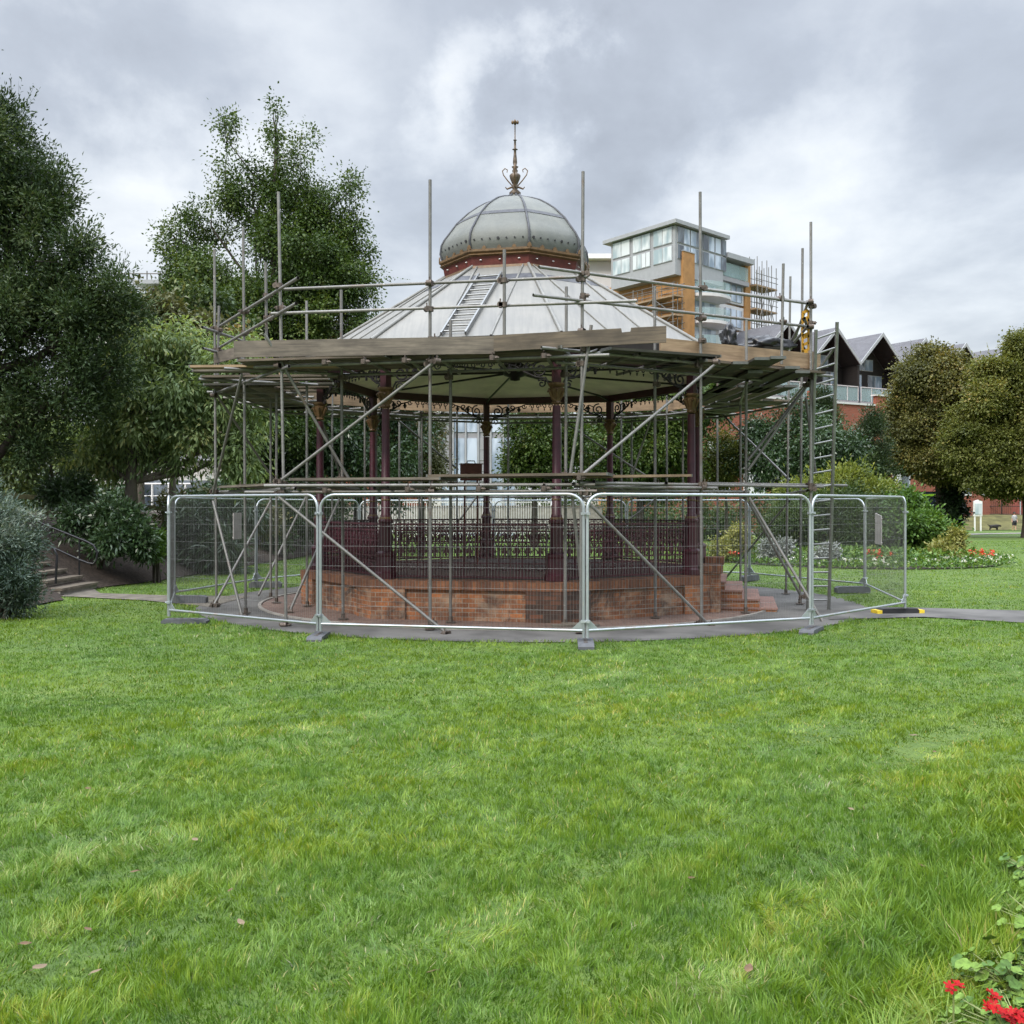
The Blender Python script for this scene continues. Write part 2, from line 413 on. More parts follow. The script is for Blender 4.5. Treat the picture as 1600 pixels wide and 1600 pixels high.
# mulch bank on the left
by=np.linspace(4,60,90)
bd=np.concatenate([np.linspace(0,4.5,26),np.linspace(5,40,12)])
V=[];
for y in by:
    x0=float(bank_x(y))
    for d in bd:
        z=min(.43*d,1.55)+.012+.10*float(vnoise(x0-d,y,.7,3)-.3)*min(d*2,1)+.03*float(vnoise(x0-d,y,.22,9))
        V.append((x0-d,y,z))
nb=len(bd); i=np.arange(len(by)-1)[:,None]*nb+np.arange(nb-1)[None,:]
Fq=np.stack([i,i+nb,i+nb+1,i+1],-1).reshape(-1,4)
tag(numesh('bank',np.array(V),Fq,M['mulch']),'bark mulch bank under the trees','bank',kind='structure')
M['drygrass']=simple('dry_bank_grass',(.14,.135,.05),.95,0,.5,1.2,.4)
gx_,gy_=np.linspace(30,85,60),np.linspace(97.4,104.4,12)
tag(grid_sheet('grass_bank',gx_,gy_,lambda x,y: ground_z(x,y)+.012+.05*vnoise(x,y,.8,71),M['drygrass']),'dry grass bank along the far edge of the park','bank',kind='structure')
# road beyond the park
b=MB(); b.quad((-60,76,-.17),(32,76,-.17),(32,83,-.17),(-60,83,-.17))
tag(b.build('road',M['asphalt']),'road beyond the park','road',kind='structure')

# ---------------------------------------------------------------- grass
BED=(11.8,36.4,5.25,6.4)
def in_excl(x,y):
    r=np.hypot(x-ASP[0],y-ASP[1])<ASP[2]+.04-.20*vnoise(x,y,.35,81)
    r|=(x<bank_x(y)+.02)
    r|=(((x-BED[0])/BED[2])**2+((y-BED[1])/BED[3])**2<1)
    def inpoly(pts):
        a=[p[0] for p in pts]+[p[1] for p in pts[::-1]]; c=np.zeros_like(x,bool); n=len(a)
        for i in range(n):
            (x0,y0),(x1,y1)=a[i],a[(i+1)%n]
            if y0==y1: continue
            k=((y0>y)!=(y1>y))&(x<(x1-x0)*(y-y0)/(y1-y0)+x0); c^=k
        return c
    return r|inpoly(RPATH)|inpoly(LPATH)
def bed_edge(y): return 1.62+.62*(y-3.7)          # flower bed at the lower right: ground right of this
def grass():
    bands=[(2.6,4.2,11500,1.0),(4.2,5.6,9000,1.05),(5.6,7.5,6200,1.2),(7.5,10,3600,1.5),(10,13,1900,1.75),(13,17,1000,2.2),(17,24,420,2.8),(24,36,150,4.2),(36,60,45,7)]
    VX=[];FQ=[];FT=[];RN=[];HU=[];off=0
    for y0,y1,den,wm in bands:
        w0=.5*y1+1.6+.02*y1
        if y0>=17: xl,xr=-9.8 ,.56*y1+2
        else: xl,xr=-w0,w0
        n=int((xr-xl)*(y1-y0)*den)
        x=RNG.uniform(xl,xr,n); y=RNG.uniform(y0,y1,n)
        k=~in_excl(x,y)
        k&=np.abs(x)<.54*y+1.7
        k&=~((x>bed_edge(y)+.12)&(y<6.5)&(RNG.random(n)<.85))
        x=x[k];y=y[k]; n=len(x)
        tf=vnoise(x,y,.045*max(1,y0/5),41); tf2=vnoise(x,y,.10*max(1,y0/6),42)
        cl=vnoise(x,y,.28,21)*.3+tf2*.35+tf*.35
        pt=vnoise(x,y,1.3,23); big=vnoise(x,y,2.6,24)
        s=-x*.687+y*.727+.25*(vnoise(x,y,1.2,31)-.5)
        tr=np.sin(2*pi*s/1.05)
        flat=np.clip((tr-.35)*1.3+1.6*(vnoise(x,y,.22,34)-.5),0,1)*np.clip(1.3*(vnoise(x,y,1.1,33)-.25),0,1)*smooth(15,9,y)
        near=smooth(9,3.8,y)
        h=(.037+.010*near)*(.40+1.2*cl)*RNG.uniform(.65,1.35,n)*(1+.3*(pt-.5))
        s2=s+.10*(vnoise(x,y,.45,51)-.5); rid=np.sin(2*pi*s2/.74)*np.clip(1.9*(vnoise(x,y,1.5,52)-.28),0,1)*smooth(14,8,y)
        h*=1+.42*rid; pt=np.clip(pt+.14*rid,0,1)
        edge=smooth(.75,.0,np.abs(x-bed_edge(y)+.2))*(y<7)
        h*=1+1.3*edge*RNG.random(n); h*=1+.35*smooth(.5,0,np.hypot(x-ASP[0],y-ASP[1])-ASP[2])
        kp=RNG.random(n)>np.clip(-.25-.7*rid-.8*(tf2-.35),0,.45)
        hue=np.clip(.5+1.5*(vnoise(x,y,.42,61)*.55+vnoise(x,y,1.15,62)*.45-.5)+RNG.normal(0,.10,n)-.18*flat,0,1)
        # direction of lie
        th=2*pi*(vnoise(x,y,.11*max(1,y0/5),25)*1.8+vnoise(x,y,.5,26))+RNG.normal(0,.7,n)
        td=np.arctan2(.687,.727)+2.2*(vnoise(x,y,.35,35)-.5)+np.where(vnoise(x,y,.5,36)>.5,0,pi)
        lx=np.cos(th)*(1-flat)+np.cos(td+RNG.normal(0,.5,n))*flat; ly=np.sin(th)*(1-flat)+np.sin(td+RNG.normal(0,.5,n))*flat
        lean=np.clip(.12+.62*RNG.random(n)+.5*(vnoise(x,y,.35,37)-.4)+.85*flat,0,1.4)
        lean=np.where(RNG.random(n)<.10,lean+.5,lean)
        hz=h*np.cos(np.clip(lean,0,1.35)); hx=h*np.sin(np.clip(lean,0,1.35))*1.25
        wd=RNG.uniform(.0013,.0031,n)*wm*(1+.3*edge)
        fa=RNG.uniform(0,2*pi,n); wx=np.cos(fa)*wd; wy=np.sin(fa)*wd
        z0=ground_z(x,y)-.004
        def pnt(t,b,ws): 
            px=x+lx*hx*b; py=y+ly*hx*b; pz=z0+hz*t
            return np.stack([px+wx*ws,py+wy*ws,pz],-1)
        pts=np.stack([pnt(0,0,-1),pnt(0,0,1),pnt(.58,.32,.85),pnt(.58,.32,-.85),pnt(1.0,1.0,0)],1)
        pts=pts[kp]; hue=hue[kp]
        VX.append(pts.reshape(-1,3)); HU.append(hue); n0=n; n=len(pts)
        o=off+np.arange(n)*5
        FQ.append(np.stack([o,o+1,o+2,o+3],-1)); FT.append(np.stack([o+3,o+2,o+4],-1)); off+=n*5
        rn=.05+.16*rid+.28*(.55*pt+.45*big)+.52*np.clip((tf-.5)*1.3+.5,0,1)*.75+.22*RNG.random(n0)+.10*flat
        rn=rn[kp]; rn=np.clip(rn,0,.86); dry=RNG.random(n)<(.012+.13*flat+.06*np.clip(pt-.72,0,1)*4)[kp]
        rn=np.where(dry,.9+.1*RNG.random(n),rn); RN.append(rn)
    rn=np.concatenate(RN)
    o=numesh('grass',np.concatenate(VX),np.concatenate(FQ),M['grassblade'],tris=np.concatenate(FT),attrs={'rnd':np.concatenate([rn,rn]),'hue':np.concatenate(HU+HU)})
    tag(o,'long green grass blades of the park lawn','grass',kind='stuff'); print('blades',len(rn))
M['grassblade']=leafmat('grass_blade',[(0,(.024,.060,.009)),(.3,(.074,.148,.013)),(.55,(.130,.230,.019)),(.78,(.222,.322,.042)),(.9,(.35,.36,.08)),(1,(.42,.36,.17))],.30,.45,.4)
def hue_shift(m):
    nt=m.node_tree; a=N(nt,'ShaderNodeAttribute',attribute_name='hue')
    tint=ramp(nt,a.outputs['Fac'],[(.10,(1.08,1.0,.85)),(.42,(1,1,1)),(.75,(.88,.96,1.4)),(1,(.94,1.0,1.9))])
    for nm in ('Principled BSDF','Translucent BSDF'):
        n=nt.nodes[nm]; s=n.inputs[0]; src=s.links[0].from_socket
        nt.links.new(mixc(nt,1.0,src,tint,'MULTIPLY'),s)
hue_shift(M['grassblade'])
grass()

# ---------------------------------------------------------------- world, sun, camera
SUN_EL,SUN_AZ=42,215       # behind and to the left of the camera
W=bpy.data.worlds.new('World'); sc.world=W; W.use_nodes=True
nt=W.node_tree; bg=nt.nodes['Background']
sky=N(nt,'ShaderNodeTexSky',sky_type='NISHITA'); sky.sun_disc=False; sky.sun_elevation=R(SUN_EL); sky.sun_rotation=R(SUN_AZ)
sky.air_density=1.4; sky.dust_density=2.5
tc=N(nt,'ShaderNodeTexCoord'); sep=N(nt,'ShaderNodeSeparateXYZ'); nt.links.new(tc.outputs['Generated'],sep.inputs[0])
def mth(op,a,b_=None,clamp=False):
    n=N(nt,'ShaderNodeMath',operation=op); n.use_clamp=clamp
    for i,v in enumerate((a,b_)):
        if v is None: continue
        if isinstance(v,(int,float)): n.inputs[i].default_value=v
        else: nt.links.new(v,n.inputs[i])
    return n.outputs[0]
zz=mth('ADD',mth('MAXIMUM',sep.outputs[2],0),.16)
cb=N(nt,'ShaderNodeCombineXYZ'); nt.links.new(mth('DIVIDE',sep.outputs[0],zz),cb.inputs[0]); nt.links.new(mth('DIVIDE',sep.outputs[1],zz),cb.inputs[1])
def mapped(loc,s):
    mp=N(nt,'ShaderNodeMapping'); mp.inputs['Location'].default_value=loc; mp.inputs['Scale'].default_value=s; nt.links.new(cb.outputs[0],mp.inputs[0]); return mp.outputs[0]
n_big=noise(nt,mapped((3.1,1.7,0),(.6,.5,1)),1.0,4,.5,.15)
n_det=noise(nt,mapped((7.3,2.2,0),(1.2,1.0,1)),1.7,10,.55,.12)
wn=N(nt,'ShaderNodeTexNoise'); wn.inputs['Scale'].default_value=7; wn.inputs['Detail'].default_value=7; wn.inputs['Roughness'].default_value=.6; nt.links.new(tc.outputs['Generated'],wn.inputs['Vector'])
w1=N(nt,'ShaderNodeVectorMath',operation='SUBTRACT'); nt.links.new(wn.outputs['Color'],w1.inputs[0]); w1.inputs[1].default_value=(.5,.5,.5)
w2=N(nt,'ShaderNodeVectorMath',operation='SCALE'); nt.links.new(w1.outputs[0],w2.inputs[0]); w2.inputs['Scale'].default_value=.26
w3=N(nt,'ShaderNodeVectorMath',operation='ADD'); nt.links.new(w2.outputs[0],w3.inputs[0]); nt.links.new(tc.outputs['Generated'],w3.inputs[1]); wob=w3.outputs[0]
def blob(px,py,w):
    d=Vector(((px-800)/FP,1,(HZ-py)/FP)).normalized()
    v=N(nt,'ShaderNodeVectorMath',operation='DISTANCE'); nt.links.new(wob,v.inputs[0]); v.inputs[1].default_value=d
    r=N(nt,'ShaderNodeMapRange',interpolation_type='SMOOTHSTEP'); nt.links.new(v.outputs['Value'],r.inputs[0]); r.inputs[1].default_value=w; r.inputs[2].default_value=0
    return r.outputs[0]
t=mth('ADD',mth('MULTIPLY',n_big,.55),mth('MULTIPLY',n_det,.62))
for px,py,w,a in ((230,100,.16,-.16),(560,20,.30,-.10),(200,330,.22,.18),(790,150,.085,.17),(690,215,.08,.16),(860,110,.06,.10),(950,230,.15,-.16),(1130,60,.28,-.10),(1230,320,.16,.14),(1450,420,.28,.02),(520,330,.14,.08),(1560,150,.18,-.03)):
    t=mth('ADD',t,mth('MULTIPLY',blob(px,py,w),a))
cloud=ramp(nt,t,[(.38,(2.75,2.95,3.36)),(.52,(3.5,3.78,4.28)),(.63,(4.75,5.03,5.45)),(.76,(6.1,6.3,6.5))])
col=mixc(nt,.86,sky.outputs[0],cloud)
# overcast skies are brighter high up than near the horizon
zen=N(nt,'ShaderNodeMapRange',interpolation_type='SMOOTHSTEP'); nt.links.new(sep.outputs[2],zen.inputs[0])
zen.inputs[1].default_value=.46; zen.inputs[2].default_value=.95; zen.inputs[3].default_value=1.0; zen.inputs[4].default_value=6.6
vm=N(nt,'ShaderNodeVectorMath',operation='SCALE'); nt.links.new(col,vm.inputs[0]); nt.links.new(zen.outputs[0],vm.inputs['Scale'])
nt.links.new(vm.outputs[0],bg.inputs[0]); bg.inputs[1].default_value=.1
L=bpy.data.lights.new('sun','SUN'); L.energy=1.5; L.angle=R(14); L.color=(1,.95,.87)
so=bpy.data.objects.new('sun',L); COL.objects.link(so)
az=R(SUN_AZ); el=R(SUN_EL)
sd=Vector((sin(az)*cos(el),cos(az)*cos(el),sin(el)))
so.rotation_euler=sd.to_track_quat('Z','Y').to_euler()
cam=bpy.data.cameras.new('camera'); co=bpy.data.objects.new('camera',cam); COL.objects.link(co)
co.location=(0,0,CAMH); co.rotation_euler=(R(90),0,0)
cam.sensor_width=36; cam.lens=36; cam.shift_y=-(800-HZ)/1600; cam.clip_end=3000; cam.clip_start=.1
sc.camera=co
sc.view_settings.view_transform='Standard'; sc.view_settings.look='None'; sc.view_settings.exposure=.78; sc.view_settings.gamma=1
sc.cycles.max_bounces=6; sc.cycles.diffuse_bounces=3; sc.cycles.glossy_bounces=3; sc.cycles.transparent_max_bounces=12
# ================================================================ BANDSTAND
A0=R(10.0)
def OC(k,r,z): 
    a=A0+k*pi/4; return Vector((C0.x+r*sin(a),C0.y-r*cos(a),z))
bs=thing('bandstand','octagonal Victorian bandstand with lead dome, maroon iron columns and red brick plinth','bandstand',tuple(C0))
ZP=.665; RP=4.10
# plinth walls with corner piers
b=MB()
for k in range(8):
    b.quad(OC(k,RP,-.02),OC(k+1,RP,-.02),OC(k+1,RP,ZP-.145),OC(k,RP,ZP-.145))
    for dk in (-.13,.13): pass
b.build('plinth',M['brick'],bs)
b=MB()
for k in range(8):
    a=A0+k*pi/4
    p0=OC(k,RP,0)
    for s_ in (-1,1):
        q=OC(k+s_,RP,0); d=(q-p0).normalized(); n=Vector((d.y,-d.x,0))*(1 if s_>0 else -1)
        if n.dot(p0-C0)<0: n=-n
        c=p0+d*.25+n*-.06; 
        b.beam(p0+d*.56+n*.0,p0-d*.02+n*.0,.11,ZP-.15,mi=0)
        # place vertically
        for v in b.v[-8:]: v.z+=(ZP-.15)/2-.0
    b.build('corner_pier',M['brickdark' if k==0 else 'brick'],bs); b=MB()
b=MB()   # soldier-course coping
for k in range(8):
    o_,i_=RP+.07,RP-.32
    for (r0,z0,r1,z1) in ((o_,ZP-.15,o_,ZP-.01),(o_,ZP-.01,i_,ZP),(o_-.12,ZP-.15,o_,ZP-.15)):
        b.quad(OC(k,r0,z0),OC(k+1,r0,z0),OC(k+1,r1,z1),OC(k,r1,z1))
b.build('coping',M['soldier'],bs)
b=MB(); b.add([OC(k,RP-.3,ZP-.004) for k in range(8)],[tuple(range(8))]); b.build('floor',simple('dark_floor',(.075,.05,.045),.85,0,.4,3),bs)

RC=3.80
# columns
def column(k):
    p=OC(k,RC,0); a=A0+k*pi/4
    c=MB()
    oct_=[(.20,ZP),(.20,ZP+.09),(.175,ZP+.12),(.16,ZP+.36),(.175,ZP+.39),(.175,ZP+.42),(.125,ZP+.46)]
    c.lathe([(r*1.0,z) for r,z in oct_],8,p,0,False,a0=a+pi/8)
    c.lathe([(.112,ZP+.46),(.104,ZP+.92),(.128,ZP+.94),(.128,ZP+.97),(.10,ZP+1.0)],12,p,0,False)
    c.lathe([(.092,ZP+1.0),(.092,ZP+1.06),(.076,ZP+1.08),(.066,3.50)],14,p,0,True)
    col_=c.build('column',M['maroon'],bs)
    g=MB(); g.lathe([(.108,ZP+.99),(.108,ZP+1.015),(.09,ZP+1.03)],14,p,0,True)
    g.build('gold_ring',M['gold'],col_)
    g=MB(); g.lathe([(.078,ZP+1.30),(.088,ZP+1.315),(.078,ZP+1.33)],14,p,0,True)
    g.build('gold_ring',M['gold'],col_)
    g=MB(); g.lathe([(.068,3.52),(.088,3.54),(.072,3.57),(.08,3.62),(.115,3.72),(.125,3.77),(.105,3.79),(.14,3.83),(.14,3.86)],10,p,0,False)
    for q in range(6):
        t=2*pi*q/6; e=Vector((sin(t),-cos(t),0)); g.tube([p+e*.07+Vector((0,0,3.60)),p+e*.115+Vector((0,0,3.70)),p+e*.15+Vector((0,0,3.76)),p+e*.165+Vector((0,0,3.72))],[.022,.022,.018,.01],6)
    g.build('capital',M['gold'],col_)
    u=MB(); u.box(p+Vector((0,0,4.10)),(.13,.13,.48),rz=a)
    u.build('column_head',M['darkiron'],col_)
    return col_
cols=[column(k) for k in range(8)]
# ring beam over the columns
b=MB()
for k in range(8): b.beam(OC(k,RC,4.33),OC(k+1,RC,4.33),.10,.15)
b.build('ring_beam',M['darkiron'],bs)
# scroll brackets and frieze
def spiral(c,e,r0,turns,sgn,start=0,n=22):
    out=[]
    for i in range(n+1):
        t=i/n; r=r0*(1-.82*t); a=start+sgn*2*pi*turns*t
        out.append(c+e*(r*cos(a))+Vector((0,0,r*sin(a))))
    return out
for k in range(8):
    for s_ in (-1,1):
        p=OC(k,RC,4.22); q=OC(k+s_,RC,4.22); e=(q-p).normalized(); L_=(q-p).length
        w=MB()
        def pt(u,z): return p+e*u+Vector((0,0,z))
        w.tube(spiral(pt(.27,-.13),e,.135,1.6,-1,pi*.55),.017,5)
        w.tube(spiral(pt(.24,-.36),e,.075,1.3,1,pi*.2),.014,5)
        w.tube([pt(.10,-.42),pt(.18,-.27),pt(.34,-.25),pt(.52,-.17),pt(.68,-.06),pt(.84,-.02),pt(.95,.03)],[.014,.018,.02,.02,.017,.014,.01],5)
        w.tube(spiral(pt(.62,-.05),e,.085,1.3,1,pi),.014,5)
        w.tube(spiral(pt(.90,-.02),e,.06,1.2,-1,0),.012,5)
        w.tube([pt(.36,-.08),pt(.48,-.02),pt(.55,-.10),pt(.47,-.16)],.013,5)
        for u_ in (.50,.78): 
            w.add([pt(u_,-.16),pt(u_+.05,-.10),pt(u_,-.02),pt(u_-.05,-.10)],[(0,1,2,3)])
            w.tube([pt(u_,-.16),pt(u_,-.02)],.022,5)
        w.build('scroll_bracket',M['blackiron'],bs)
    p=OC(k,RC,4.24); q=OC(k+1,RC,4.24); e=(q-p).normalized(); L_=(q-p).length
    w=MB(); m_=6
    for i in range(m_):
        u0=1.02+(L_-2.04)*(i+.5)/m_
        w.tube(spiral(p+e*u0+Vector((0,0,-.05)),e,.06,1.2,1 if i%2 else -1,0 if i%2 else pi,12),.012,5)
        w.tube([p+e*u0+Vector((0,0,-.10)),p+e*u0+Vector((0,0,-.15))],[.02,.006],5)
    w.tube([p+e*.95,q-e*.95],.012,5)
    w.build('frieze',M['blackiron'],bs)
# ceiling, tie rods, boss
b=MB(); apex=Vector((C0.x,C0.y,4.92))
for k in range(8): b.quad(OC(k,RC-.10,4.40),OC(k,.3,4.92),OC(k+1,.3,4.92),OC(k+1,RC-.10,4.40))
b.build('ceiling',M['ceiling'],bs)
for k in range(8):
    b=MB(); b.tube([OC(k,RC-.05,4.28),OC(k,RC-.45,4.36),OC(k,.12,4.52)],.022,6); b.build('tie_rod',M['blackiron'],bs)
b=MB(); b.lathe([(.05,4.36),(.10,4.37),(.10,4.42),(.22,4.46),(.26,4.54),(.30,4.62),(.12,4.72),(.05,4.9)],12,C0); b.build('boss',M['blackiron'],bs)
# roof
RE,ZE,RT,ZT=4.16,4.60,1.40,6.34
b=MB()
for k in range(8):
    b.quad(OC(k,RE,ZE),OC(k+1,RE,ZE),OC(k+1,RT,ZT),OC(k,RT,ZT))
roof=b.build('roof',M['lead'],bs)
b=MB()
for k in range(8):
    b.quad(OC(k,RE+.03,ZE-.12),OC(k+1,RE+.03,ZE-.12),OC(k+1,RE+.03,ZE+.012),OC(k,RE+.03,ZE+.012))
    b.quad(OC(k,RE+.03,ZE-.12),OC(k,RC-.05,4.41),OC(k+1,RC-.05,4.41),OC(k+1,RE+.03,ZE-.12))
b.build('eaves',M['dark'],roof)
up=Vector((0,0,1))
for k in range(8):
    b=MB(); b.tube([OC(k,RE,ZE+.02),OC(k,RT,ZT+.02)],[.034,.03],8); 
    # two rolls per face parallel to the fall line
    m0=(OC(k,RE,ZE)+OC(k+1,RE,ZE))/2; m1=(OC(k,RT,ZT)+OC(k+1,RT,ZT))/2; f=(m0-m1)
    e=(OC(k+1,RT,ZT)-OC(k,RT,ZT)).normalized()
    for s_ in (-.44,.44):
        a=m1+e*s_; b.tube([a+f*.01+up*.015,a+f*.995+up*.012],.019,7)
    b.build('lead_roll',M['roll'],roof)
b=MB()
for k in range(8):
    t0,t1=.14,.205
    L0=lambda kk,t: OC(kk,RT+(RE-RT)*t,ZT+(ZE-ZT)*t+.006)
    b.quad(L0(k,t1),L0(k+1,t1),L0(k+1,t0),L0(k,t0))
b.build('flashing_band',M['leadrib'],roof)
# collar
cl=MB()
for k in range(8):
    cl.quad(OC(k,1.40,6.36),OC(k+1,1.40,6.36),OC(k+1,1.43,6.53),OC(k,1.43,6.53))
collar=cl.build('collar',simple('collar_red',(.135,.030,.024),.55,0,.4,6),bs)
g=MB()
for r0,z0,r1,z1 in ((1.40,6.29,1.45,6.31),(1.45,6.31,1.43,6.36),(1.43,6.36,1.40,6.362),(1.43,6.53,1.50,6.55),(1.50,6.55,1.475,6.58),(1.475,6.58,1.515,6.61),(1.515,6.61,1.515,6.65),(1.515,6.65,1.42,6.66)):
    for k in range(8): g.quad(OC(k,r0,z0),OC(k+1,r0,z0),OC(k+1,r1,z1),OC(k,r1,z1))
for k in range(8):
    for i in range(4):
        t=(i)/4; c=OC(k,1.512,6.65).lerp(OC(k+1,1.512,6.65),t)
        n=(c-C0); n.z=0; n.normalize(); e=Vector((-n.y,n.x,0)); h=.09 if i==0 else .065; w_=.045
        g.prism([c-e*w_,c+e*w_,c+e*w_*.7+up*h*.6,c+up*h,c-e*w_*.7+up*h*.6],-n*.025)
g.build('cornice',M['gold'],collar)
for k in range(8):
    for i in range(3):
        st=MB()
        c=OC(k,1.42,6.455).lerp(OC(k+1,1.42,6.455),(i+.5)/3); n=(c-C0);n.z=0;n.normalize()
        st.lathe([(.0,.02),(.018,.014),(.024,0)],8,c+n*.012-up*.0); st.build('stud',M['white'],collar)
for k in range(8):
    pass
# dome
DP=[(1.43,6.66),(1.475,6.80),(1.455,6.96),(1.40,7.07),(1.31,7.19),(1.15,7.41),(.93,7.62),(.76,7.74),(.58,7.845),(.40,7.915),(.25,7.955),(.14,7.99),(.08,8.05)]
b=MB(smooth=False)
vs=[];fs=[]
SUB=4
def dring(r,z):
    out=[]
    for k in range(8):
        p,q=OC(k,r,z),OC(k+1,r,z)
        for j in range(SUB):
            t=j/SUB; c=p.lerp(q,t); d=Vector((c.x-C0.x,c.y-C0.y,0)); bulge=.022*r*4*t*(1-t); c=c+d.normalized()*bulge; out.append(c)
    return out
fine=[]
for i in range(len(DP)-1):
    for t in (0,.5):
        r=DP[i][0]*(1-t)+DP[i+1][0]*t; z=DP[i][1]*(1-t)+DP[i+1][1]*t; fine.append((r,z))
fine.append(DP[-1])
nn=8*SUB
for r,z in fine: vs+=dring(r,z)
for i in range(len(fine)-1):
    for j in range(nn): fs.append((i*nn+j,i*nn+(j+1)%nn,(i+1)*nn+(j+1)%nn,(i+1)*nn+j))
b.add(vs,fs,0,None,True)
dome=b.build('dome',M['dome'],bs)
for k in range(8):
    b=MB(); b.tube([OC(k,r+.008,z) for r,z in DP],.022,7); b.build('dome_rib',M['leadrib'],dome)
b=MB()
ra=np.interp([7.385,7.455],[z for r,z in DP],[r for r,z in DP])
r1_,r2_=dring(ra[0]+.01,7.385),dring(ra[1]+.01,7.455)
for j in range(nn): b.quad(r1_[j],r1_[(j+1)%nn],r2_[(j+1)%nn],r2_[j])
b.build('seam_strap',M['leadrib'],dome)
for k in range(8):
    for i in range(7):
        b=MB()
        t=(i+.6)/7.4; c=OC(k,1.487,6.835).lerp(OC(k+1,1.487,6.835),t); d=Vector((c.x-C0.x,c.y-C0.y,0)).normalized()
        c=c+d*(.022*1.475*4*t*(1-t)-.005); e=Vector((-d.y,d.x,0))
        s_=.017 if (i*3+k)%4 else .028
        b.prism([c+e*(s_*cos(q*pi/3))+up*(s_*sin(q*pi/3)) for q in range(6)],d*.012); b.build('bolt',M['rubber'],dome)
# finial
f=MB(); o_=Vector((C0.x,C0.y,0))
f.lathe([(.10,8.03),(.12,8.08),(.04,8.16),(.075,8.19),(.04,8.22),(.055,8.26),(.10,8.36),(.115,8.42),(.085,8.46),(.045,8.48),(.06,8.52),(.035,8.56),(.07,8.60),(.028,8.62),(.045,8.68),(.04,8.75),(.028,8.85),(.024,8.93),(.058,8.945),(.024,8.96),(.02,9.12),(.04,9.13),(.013,9.14),(.011,9.44),(.03,9.455),(.022,9.48),(0,9.48)],10,o_)
fin=f.build('finial',simple('finial_bronze',(.14,.105,.075),.5,.3,.5,14),bs)
hd=MB()
for q in range(4):
    a=A0+q*pi/2+R(-12); e=Vector((sin(a),-cos(a),0))
    hd.tube([o_+e*.05+up*8.22,o_+e*.14+up*8.32,o_+e*.23+up*8.44,o_+e*.25+up*8.52,o_+e*.20+up*8.57,o_+e*.15+up*8.54,o_+e*.16+up*8.49],[.013,.012,.011,.011,.011,.010,.009],6)
    hd.tube([o_+e*.06+up*8.20,o_+e*.16+up*8.16,o_+e*.19+up*8.20],[.02,.016,.01],6)
    hd.lathe([(0,9.44),(.025,9.46),(.03,9.49),(0,9.53)],6,o_+e*.05)
hd.build('scroll_handle',M['gold'],fin)

# railings : 7 bays, the bay k=1..2 is left open for the steps
def rail_bay(k):
    p=OC(k,RC,ZP); q=OC(k+1,RC,ZP); e=(q-p).normalized(); L_=(q-p).length
    nrm=Vector((e.y,-e.x,0)); u0=.17; Lr=L_-.34; n=13; m=Lr/n
    b=MB()
    def pt(u,z): return p+e*(u0+u)+up*z
    for z,r in ((.04,.016),(.27,.012),(.36,.012),(.62,.013),(.80,.014)): b.beam(pt(0,z),pt(Lr,z),r*1.6,r*2)
    b.beam(pt(0,.905),pt(Lr,.905),.05,.035)
    for i in range(n+1):
        b.beam(pt(i*m,.03),pt(i*m,.91),.022,.024,up=tuple(nrm))
    for i in range(n):
        c=(i+.5)*m
        b.beam(pt(c,.03),pt(c,.30),.014,.014,up=tuple(nrm))
        for s_ in (-.25,.25): b.beam(pt(c+s_*m,.03),pt(c+s_*m,.20),.012,.012,up=tuple(nrm))
        b.tube([pt(c+.5*m*cos(t),.27-.12*sin(t)) for t in np.linspace(0,pi,7)],.008,4)
        for s_ in (-.25,.25):
            b.add([pt(c+s_*m-.012,.20),pt(c+s_*m+.012,.20),pt(c+s_*m,.245)],[(0,1,2)])
        # fleur
        fl=[(0,.36),(.022,.40),(.012,.44),(.045,.425),(.062,.46),(.05,.50),(.028,.47),(.03,.52),(0,.60),(-.03,.52),(-.028,.47),(-.05,.50),(-.062,.46),(-.045,.425),(-.012,.44),(-.022,.40)]
        b.prism([pt(c+x_,z_)-nrm*.008 for x_,z_ in fl],nrm*.016)
        for s_ in (-1,1):
            b.tube([pt(c+s_*m*.5,.40),pt(c+s_*m*.46,.52),pt(c+s_*m*.22,.60),pt(c+s_*m*.04,.70),pt(c,.80)],.009,4)
            b.tube(spiral(pt(c+s_*m*.27,.71),e,.046,1.3,s_,pi/2,10),.009,4)
            b.tube([pt(c+s_*m*.5,.85),pt(c+s_*m*.25,.875),pt(c,.83)],.008,4)
    b.build('railing',M['maroon'] if k in (-1,0,1,-2) else M['darkiron'],bs)
for k in range(-2,6):
    if k==1: continue
    rail_bay(k)
# steps on the right-hand side
am=A0+1.5*pi/4; en=Vector((sin(am),-cos(am),0)); et=Vector((en.y*-1,en.x,0))
st=MB(); sb=MB()
ap=RP*cos(pi/8)
for i in range(4):
    z1=ZP-.15*i-.14; r0=ap-.05; r1=ap+.30+.30*i
    w=1.15+.02*i
    f=lambda r,s_,z: C0+en*r+et*(s_*w)+up*z
    lo=max(z1-.165,-.01)
    vs=[f(r0,-1,lo),f(r1,-1,lo),f(r1,1,lo),f(r0,1,lo),f(r0,-1,z1-.03),f(r1,-1,z1-.03),f(r1,1,z1-.03),f(r0,1,z1-.03)]
    sb.add(vs,[(0,1,5,4),(1,2,6,5),(2,3,7,6),(3,0,4,7)])
    ww=w+.015
    f2=lambda r,s_,z: C0+en*r+et*(s_*ww)+up*z
    vs=[f2(r0,-1,z1-.03),f2(r1+.015,-1,z1-.03),f2(r1+.015,1,z1-.03),f2(r0,1,z1-.03),f2(r0,-1,z1),f2(r1+.015,-1,z1),f2(r1+.015,1,z1),f2(r0,1,z1)]
    st.add(vs,[(0,3,2,1),(4,5,6,7),(0,1,5,4),(1,2,6,5),(2,3,7,6),(3,0,4,7)])
